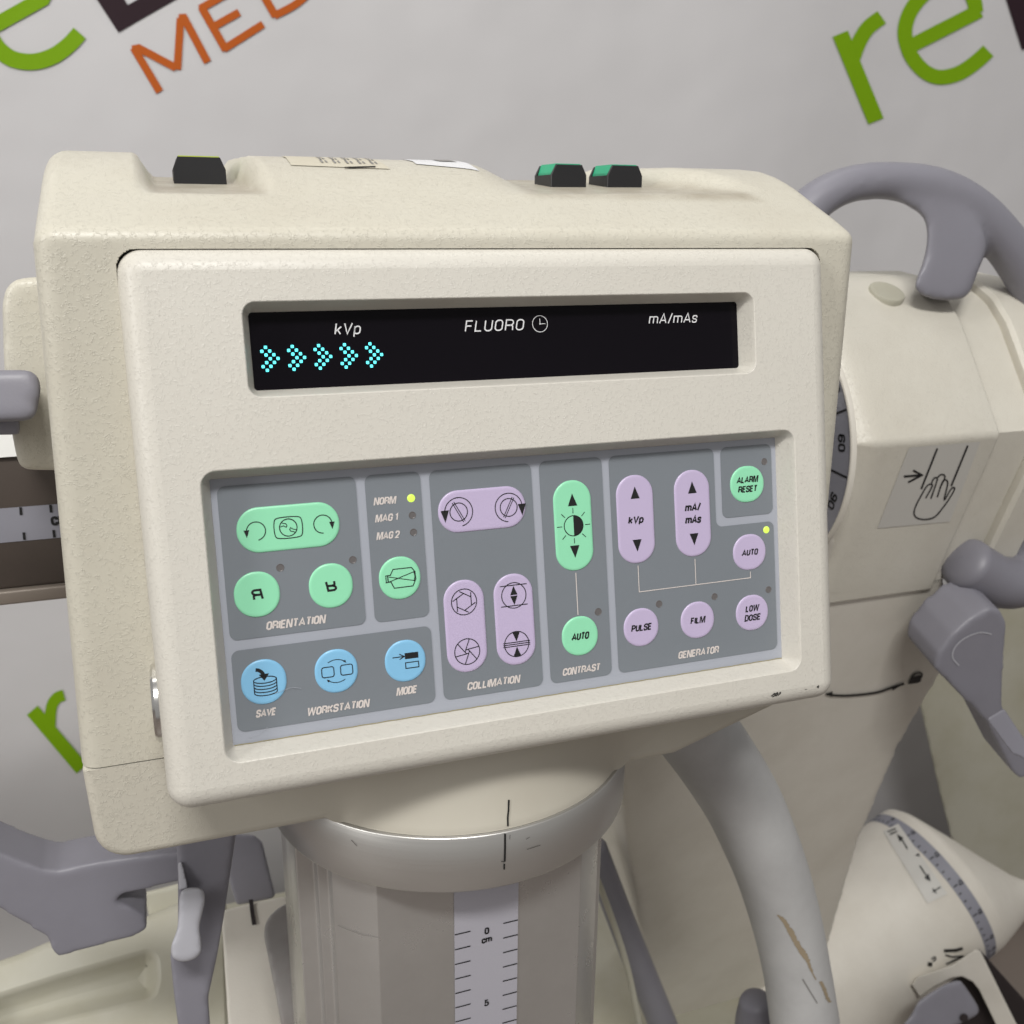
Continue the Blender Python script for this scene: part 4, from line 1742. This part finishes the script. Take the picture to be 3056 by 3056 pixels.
HY = onj(*zR(1490, 1040)).y
print('handle base depth', HY)
hd = thing('grab_handle', at(1780, 555, HY), 'grey arched grab handle standing on top of the rotation joint', 'grab handle')
mb = px_tube([(1475, 470, 44), (1500, 425, 42), (1545, 375, 38), (1610, 346, 35), (1690, 342, 36), (1770, 358, 40), (1840, 400, 42),
              (1905, 470, 41), (1960, 560, 41), (2010, 660, 41)], HY)
o = px(zR, [(1150, 440), (1330, 556), (1392, 588), (1420, 640), (1426, 740), (1402, 850), (1345, 990), (1380, 1020), (1460, 1050), (1640, 1052), (1690, 900), (1735, 800),
            (1745, 740), (1700, 640), (1600, 540), (1400, 450)])
prism(o, at(1780, 450, HY - 0.018), (-0.1, -1, 0.1), 0.04, 0.012, None, mb)
softened(mb, 0.0023, 42).build('grip', M['grey'], hd, angle=180)

hb = thing('side_handle', at(1900, 1010, 0.17), 'bent grey side handle right of the hand sticker', 'grab handle')
mb = px_tube([(1822, 1062, 50), (1850, 1082, 51), (1885, 1098, 50), (1930, 1092, 48), (1985, 1030, 46), (2020, 930, 46)], 0.185)
mb.build('bar', M['grey'], hb)

bl = thing('brake_lever', at(1810, 1250, 0.2), 'grey brake lever with a long flat paddle at the right edge', 'lever')
zG = zoom(2700, 1200, 1.486)
o = px(zG, [(300, 962), (385, 915), (430, 930), (458, 985), (444, 1130), (436, 1350), (470, 1430), (580, 1650), (515, 1674), (480, 1645), (365, 1420), (290, 1345),
            (135, 1185), (150, 1120), (215, 1035)])
slab(o, at(1800, 1150, 0.15), (-0.1, -1, -0.05), 0.042, 0.007, 0.003, depth_dir=(0, 0.93, 0.37)).build('lever_body', M['grey'], bl, angle=60)
o = px(zG, [(362, 1405), (440, 1358), (500, 1450), (600, 1590), (560, 1600), (505, 1570), (478, 1560)])
slab(o, at(1800, 1150, 0.144), (-0.1, -1, 0.3), 0.012, 0.003, 0.002).build('paddle', M['grey'], bl, angle=60)
k = Ink()
Pm = lambda u, v: atP(u, v, at(1800, 1150, 0.1494), Vector((-0.1, -1, -0.05)).normalized())
k.stroke(px(zG, spline([(240, 1168), (212, 1130), (225, 1085), (270, 1045), (335, 1022), (385, 1030)], 5)), 2.6)
k.mesh(Pm).build('moulded_ring', M['grey_pale'], bl, smooth=False)

hs = thing('cable_hose', at(1518, 1950, 0.1), 'thick grey scuffed hose curving down from behind the console', 'hose')
mb = px_tube([(1275, 1330, 79), (1336, 1410, 77), (1394, 1500, 74), (1429, 1575, 71), (1458, 1650, 68), (1484, 1740, 65), (1503, 1830, 63), (1518, 1930, 64), (1526, 2010, 64)], 0.10, n=36)
hose_bvh = mb.bvh()
hb_ = mb.build('tube', M['hose'], hs)
k = Ink()
random.seed(3)
sp = spline([(950, 1335), (985, 1370), (1030, 1450), (1075, 1530), (1110, 1580), (1135, 1640), (1160, 1690)], 8)
L_, R_ = [], []
for i, (x, y) in enumerate(sp):
    t = i / (len(sp) - 1)
    w = (5 + 15 * math.sin(math.pi * min(1, t * 1.15)) ** 0.8) * (0.7 + 0.5 * random.random())
    L_.append((x + w * (0.6 + 0.4 * random.random()), y - w * 0.5))
    R_.append((x - w * 0.4, y + w * 0.3))
for i in range(len(sp) - 1):
    k.poly(px(zE, [L_[i], L_[i + 1], R_[i + 1], R_[i]]))
sp = spline([(1185, 1700), (1205, 1740), (1222, 1790), (1238, 1815)], 6)
for i in range(len(sp) - 1):
    w = 6 + 5 * random.random()
    k.poly(px(zE, [(sp[i][0] - w, sp[i][1]), (sp[i][0] + w, sp[i][1] - 4), (sp[i + 1][0] + w, sp[i + 1][1] - 4), (sp[i + 1][0] - w, sp[i + 1][1])]))
k.mesh(on_surface(hose_bvh, 0.0004)).build('brown_scuff', M['brown'], hb_, smooth=False)
k = Ink()
k.stroke(px(zE, [(1088, 1685), (1128, 1752), (1168, 1818)]), 2.2)
k.mesh(on_surface(hose_bvh, 0.0004)).build('scratch', M['sticker_grey'], hb_, smooth=False)

# left handle
lh = thing('forked_handle', at(100, 1800, 0.2), 'forked lavender-grey handle reaching in at the lower left', 'grab handle')
o = px(z3, [(-150, 965), (0, 1036), (120, 1085), (230, 1125), (305, 1132), (450, 1100), (611, 1072), (929, 1035), (1200, 1000), (1200, 1140), (930, 1193), (690, 1245), (650, 1252), (600, 1290), (690, 1325),
            (765, 1368), (772, 1440), (700, 1482), (520, 1528), (300, 1590), (272, 1550), (245, 1480), (110, 1400), (0, 1335), (-150, 1240)])
slab(o, at(100, 1650, 0.16), (0, -1, 0.1), 0.031, 0.0055, 0.003, depth_dir=(0, 1, 0.06)).build('fork', M['grey'], lh, angle=50)
o = px(z3, [(1150, 930), (1330, 940), (1375, 975), (1448, 1270), (1240, 1312), (1190, 1150)])
slab(o, at(450, 1650, 0.34), (0, -1, 0.2), 0.05, 0.006, 0.003).build('end_block', M['grey'], lh)

ll = thing('column_lever', at(370, 1930, 0.1), 'long grey lever hanging below the console with a pale bone-shaped paddle', 'lever')
o = px(zC, [(1450, 280), (1955, 180), (1850, 900), (1790, 1250), (1715, 1590), (1740, 1930), (1480, 1930), (1430, 1560), (1400, 1240), (1465, 1000), (1465, 600)])
slab(o, at(370, 1700, 0.10), (0, -1, 0.12), 0.035, 0.006, 0.003).build('blade', M['grey'], ll)
o = px(zC, [(1478, 720), (1530, 685), (1640, 680), (1690, 715), (1690, 800), (1660, 930), (1640, 1020), (1660, 1130), (1662, 1215), (1620, 1275), (1520, 1305), (1430, 1285), (1398, 1220), (1412, 1150),
            (1462, 1030), (1470, 880)])
slab(o, at(370, 1700, 0.072), (0, -1, 0.22), 0.03, 0.006, 0.004).build('paddle', M['grey_pale'], ll, angle=60)
o = px(zC, [(1465, 480), (1500, 470), (1550, 690), (1475, 710)])
slab(o, at(370, 1700, 0.092), (-0.5, -1, 0.3), 0.012, 0.003).build('rib', M['grey_pale'], ll)

# ------------------------------------------------------------------ cream base parts at the lower left
tr = thing('base_tray', at(150, 1930, 0.4), 'yellowed cream base cover with a shallow recess at the lower left', 'base cover')
n = Vector((0, -0.72, 0.69)).normalized()
pp0 = at(150, 1850, 0.36)
outl = px(z3, [(-140, 1640), (100, 1560), (240, 1500), (700, 1390), (1190, 1190), (1215, 1960), (1130, 2200), (-140, 2200)])
hole = px(z3, [(-120, 1830), (300, 1695), (700, 1580), (775, 1560), (815, 1590), (822, 1700), (800, 1790), (400, 1880), (-120, 2010)])
P3 = [atP(u, v, pp0, n) for u, v in outl]
ax = Vector((1, 0, 0))
ay = n.cross(ax)
to2 = lambda p: ((p - P3[0]).dot(ax), (p - P3[0]).dot(ay))
fr = lambda q, d: P3[0] + ax * q[0] + ay * q[1] - n * d
o2 = round_poly([to2(p) for p in P3], 0.02, 5)
h2_ = round_poly([to2(atP(u, v, pp0, n)) for u, v in hole], 0.025, 5)
mb = MB()
mb.loft([[fr(q, d) for q in inset(o2, i)] for i, d in ((0.006, 0), (0.002, 0.002), (0, 0.007), (0, 0.09))], False, True)
mb.loft([[fr(q, d) for q in inset(h2_, i)] for i, d in ((-0.004, 0), (-0.001, 0.0012), (0.001, 0.005), (0.008, 0.016), (0.012, 0.0185), (0.018, 0.019))], False, True)
mb.fill([[fr(q, 0) for q in inset(o2, 0.006)], [fr(q, 0) for q in inset(h2_, -0.004)][::-1]])
mb.build('cover', M['cream_old'], tr, angle=45)
# raised back ledge of the base
o = px(zC, [(1040, 760), (1480, 650), (1800, 640), (1800, 900), (1220, 940), (1210, 830)])
slab(o, at(200, 1750, 0.42), (0, -0.9, 0.4), 0.05, 0.008, 0.004).build('ledge', M['cream_old'], tr)

bp = thing('base_plate', at(480, 1930, 0.3), 'stained cream slotted plate beside the column foot', 'plate')
o = px(zD, [(-140, 760), (0, 722), (140, 690), (230, 665), (445, 625), (560, 600), (560, 1000), (620, 2050), (-60, 2050)])
slab(o, at(480, 1800, 0.27), (0, -0.85, 0.52), 0.03, 0.004, 0.004).build('plate', M['cream_smooth'], bp)
k = Ink()
k.stroke(px(zD, [(170, 640), (185, 780), (205, 905)]), 8)
k.mesh(lambda u, v: atP(u, v, at(480, 1800, 0.2685), Vector((0, -0.85, 0.52)).normalized())).build('slot', M['dark'], bp, smooth=False)

cl = thing('column_clamp', at(520, 1930, 0.2), 'worn grey curved clamp plate left of the column', 'clamp')
o = px(zD, [(300, 1020), (312, 900), (360, 810), (440, 735), (540, 675), (650, 630), (755, 603), (900, 640), (860, 1000), (900, 1440), (1010, 1760), (1010, 2050), (500, 2050), (420, 1600)])
slab(o, at(520, 1800, 0.19), (0.1, -0.95, 0.25), 0.03, 0.006, 0.003).build('plate', M['grey_worn'], cl)
k = Ink()
k.stroke(px(zD, [(768, 1000), (820, 1215), (868, 1420), (918, 1450), (955, 1610), (1000, 1790)]), 3.0)
k.mesh(lambda u, v: atP(u, v, at(520, 1800, 0.1885), Vector((0.1, -0.95, 0.25)).normalized())).build('gap', M['dark'], cl, smooth=False)

# ------------------------------------------------------------------ cables right of the column
ca = thing('power_cable', at(1230, 1940, 0.3), 'dark grey cable running down behind the column', 'cable')
px_tube([(1120, 1600, 26), (1158, 1700, 26), (1205, 1820, 27), (1270, 1980, 27)], 0.3).build('sheath', M['grey'], ca)
ca = thing('thin_cable', at(1190, 1940, 0.33), 'thin beige cable beside the column foot', 'cable')
px_tube([(1115, 1630, 6), (1150, 1720, 6), (1185, 1830, 6), (1215, 1980, 6)], 0.27, n=12).build('sheath', M['cream_old'], ca)
kn = thing('foot_lever', at(1430, 1940, 0.25), 'dark grey rounded lever end beside the hose at the lower right', 'lever')
px_tube([(1440, 2000, 45), (1432, 1935, 45), (1425, 1890, 30)], 0.16).build('grip', M['grey'], kn)

# ------------------------------------------------------------------ lower right: cream tube housing with an angle band
xt = thing('tube_housing', at(1760, 1850, 0.45), 'cream cylindrical housing ringed by a grey angle band at the lower right', 'tube housing')
c0 = at(1762, 1665, 0.44)
sc_ = (c0 - CAM).dot(C_F) / 1833.0
axd = (C_R * 0.86 + C_U * 0.50 + C_F * 0.19).normalized()
Rr = 148 * sc_
e1 = axd.orthogonal().normalized()
e2 = axd.cross(e1)


def cyl(r, s, n=96):
    return [c0 + axd * s + (e1 * math.cos(2 * math.pi * q / n) + e2 * math.sin(2 * math.pi * q / n)) * r for q in range(n)]


L0 = -420 * sc_
mb = MB()
ed = C_R * 0.462 - C_U * 0.887
ed = (ed - axd * ed.dot(axd)).normalized()
lp_ = [cyl(Rr * f, L0 + s * sc_) for f, s in ((0.6, -40), (0.8, -30), (0.93, -12), (0.985, 14), (1.0, 50), (1.0, 420))]
for s_, f in ((8, 1.0), (14, 0.995), (22, 0.965), (60, 0.74), (100, 0.49), (140, 0.25), (170, 0.12), (190, 0.10), (280, 0.10)):
    lp_.append([p + ed * Rr * (1 - f) for p in cyl(Rr * f, s_ * sc_)])
mb.loft(lp_, True, True)
xt_bvh = mb.bvh()
xb = mb.build('shell', M['cream_smooth'], xt, angle=60)
mb = MB()
mb.loft([cyl(Rr * 1.004, s * sc_) for s in (-30, -6)])
band = mb.build('angle_band', M['tape_dark'], xb)
k = Ink()
# band print: coordinates = (arc length, along the axis) in photograph units; tick strokes between short figures
for q in range(-40, 41):
    a = q * 14.0
    k.stroke([(a, -27), (a, -22 if q % 4 else -18)], 2.2)
    if q % 4 == 0:
        k.stroke([(a - 4, -9), (a + 3, -9), (a + 3, -15), (a - 4, -12)], 2.0)
k.mesh(lambda a, s: c0 + axd * (s * sc_) + (e1 * math.cos(a / 148) + e2 * math.sin(a / 148)) * (Rr * 1.0075)).build('scale_print', M['ink'], band, smooth=False)
mb = patch([z5(1195, 925), z5(1275, 885), z5(1530, 1250), z5(1425, 1300)], on_surface(xt_bvh, 0.0012), 10, 10)
st = mb.build('arrow_sticker', M['sticker_clear'], xb)
k = Ink()
k.stroke(px(z5, [(1285, 955), (1322, 1018)]), 2.6)
k.poly(px(z5, [(1268, 942), (1302, 962), (1282, 982)]))
k.stroke(px(z5, [(1385, 1105), (1425, 1165)]), 2.6)
k.poly(px(z5, [(1442, 1188), (1408, 1168), (1430, 1145)]))
k.poly(px(z5, [(1360, 1050), (1382, 1040), (1385, 1058)]))
k.stroke(px(z5, [(1220, 930), (1262, 912)]), 2.2)
k.stroke(px(z5, [(1232, 944), (1270, 926)]), 2.2)
k.stroke(px(z5, [(1452, 1240), (1492, 1215)]), 2.6)
k.stroke(px(z5, [(1450, 1222), (1470, 1248)]), 2.2)
k.mesh(on_surface(xt_bvh, 0.002)).build('arrow_print', M['ink'], st, smooth=False)
k = Ink()
k.stroke(px(zF, [(1095, 128), (1220, 122), (1290, 100)]), 6)
k.stroke(px(zF, [(1110, 170), (1180, 190), (1300, 178)]), 3)
k.stroke(px(zF, [(1120, 265), (1200, 225), (1300, 180)]), 3.5)
k.stroke(px(zF, spline([(965, 215), (1000, 190), (1008, 215), (985, 235)], 4)), 2.6)
k.stroke(px(zF, [(930, 265), (975, 268)]), 8)
k.mesh(on_surface(xt_bvh, 0.0012)).build('lock_symbol', M['ink'], xb, smooth=False)

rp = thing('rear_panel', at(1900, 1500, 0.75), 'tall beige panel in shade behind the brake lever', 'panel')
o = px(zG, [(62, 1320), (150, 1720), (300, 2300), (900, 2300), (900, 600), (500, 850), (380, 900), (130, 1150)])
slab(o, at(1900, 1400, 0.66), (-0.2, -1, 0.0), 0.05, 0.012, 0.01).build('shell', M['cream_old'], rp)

bk = thing('tube_bracket', at(1880, 1930, 0.38), 'cream bracket with a grey locking knob over dark gaps under the cylindrical housing', 'bracket')
bpN = Vector((-0.2, -1, 0.1)).normalized()
o = px(zF, [(770, 480), (830, 400), (1180, 285), (1430, 118), (1480, 130), (1700, 580), (1845, 870), (1960, 1080), (1750, 1080), (1640, 890), (1470, 540), (1400, 450), (1290, 395), (1180, 410), (1000, 500), (850, 610)])
slab(o, at(1880, 1880, 0.30), bpN, 0.012, 0.002).build('arm', M['cream_smooth'], bk)
o = px(zF, [(700, 690), (830, 600), (1290, 395), (1470, 112), (1940, 640), (2080, 1080), (900, 1080), (770, 790)])
slab(o, at(1880, 1880, 0.318), bpN, 0.02, 0.002).build('gap', M['dark'], bk)
o = px(zF, [(760, 790), (830, 650), (960, 560), (1100, 480), (1200, 440), (1275, 425), (1420, 640), (1478, 740), (1462, 790), (1350, 850), (1180, 930), (1000, 1040), (600, 1040), (680, 890)])
slab(o, at(1800, 1900, 0.275), (-0.15, -1, 0.3), 0.05, 0.012, 0.004).build('knob', M['grey'], bk, angle=60)
kb = bk.children[-1]
k = Ink()
k.disc(zF(1310, 825), 8)
Pk = lambda u, v: atP(u, v, at(1800, 1900, 0.2735), Vector((-0.15, -1, 0.3)).normalized())
k.mesh(Pk).build('screw', M['dark'], kb, smooth=False)
# green letter low on the banner
k = Ink()
k.poly(px(zF, spline([(255, 760), (330, 738), (440, 745), (540, 790), (610, 860), (660, 960), (300, 960), (270, 860)], 4, True)))
k.mesh(onban).build('letter', M['banner_green'], ban, smooth=False)
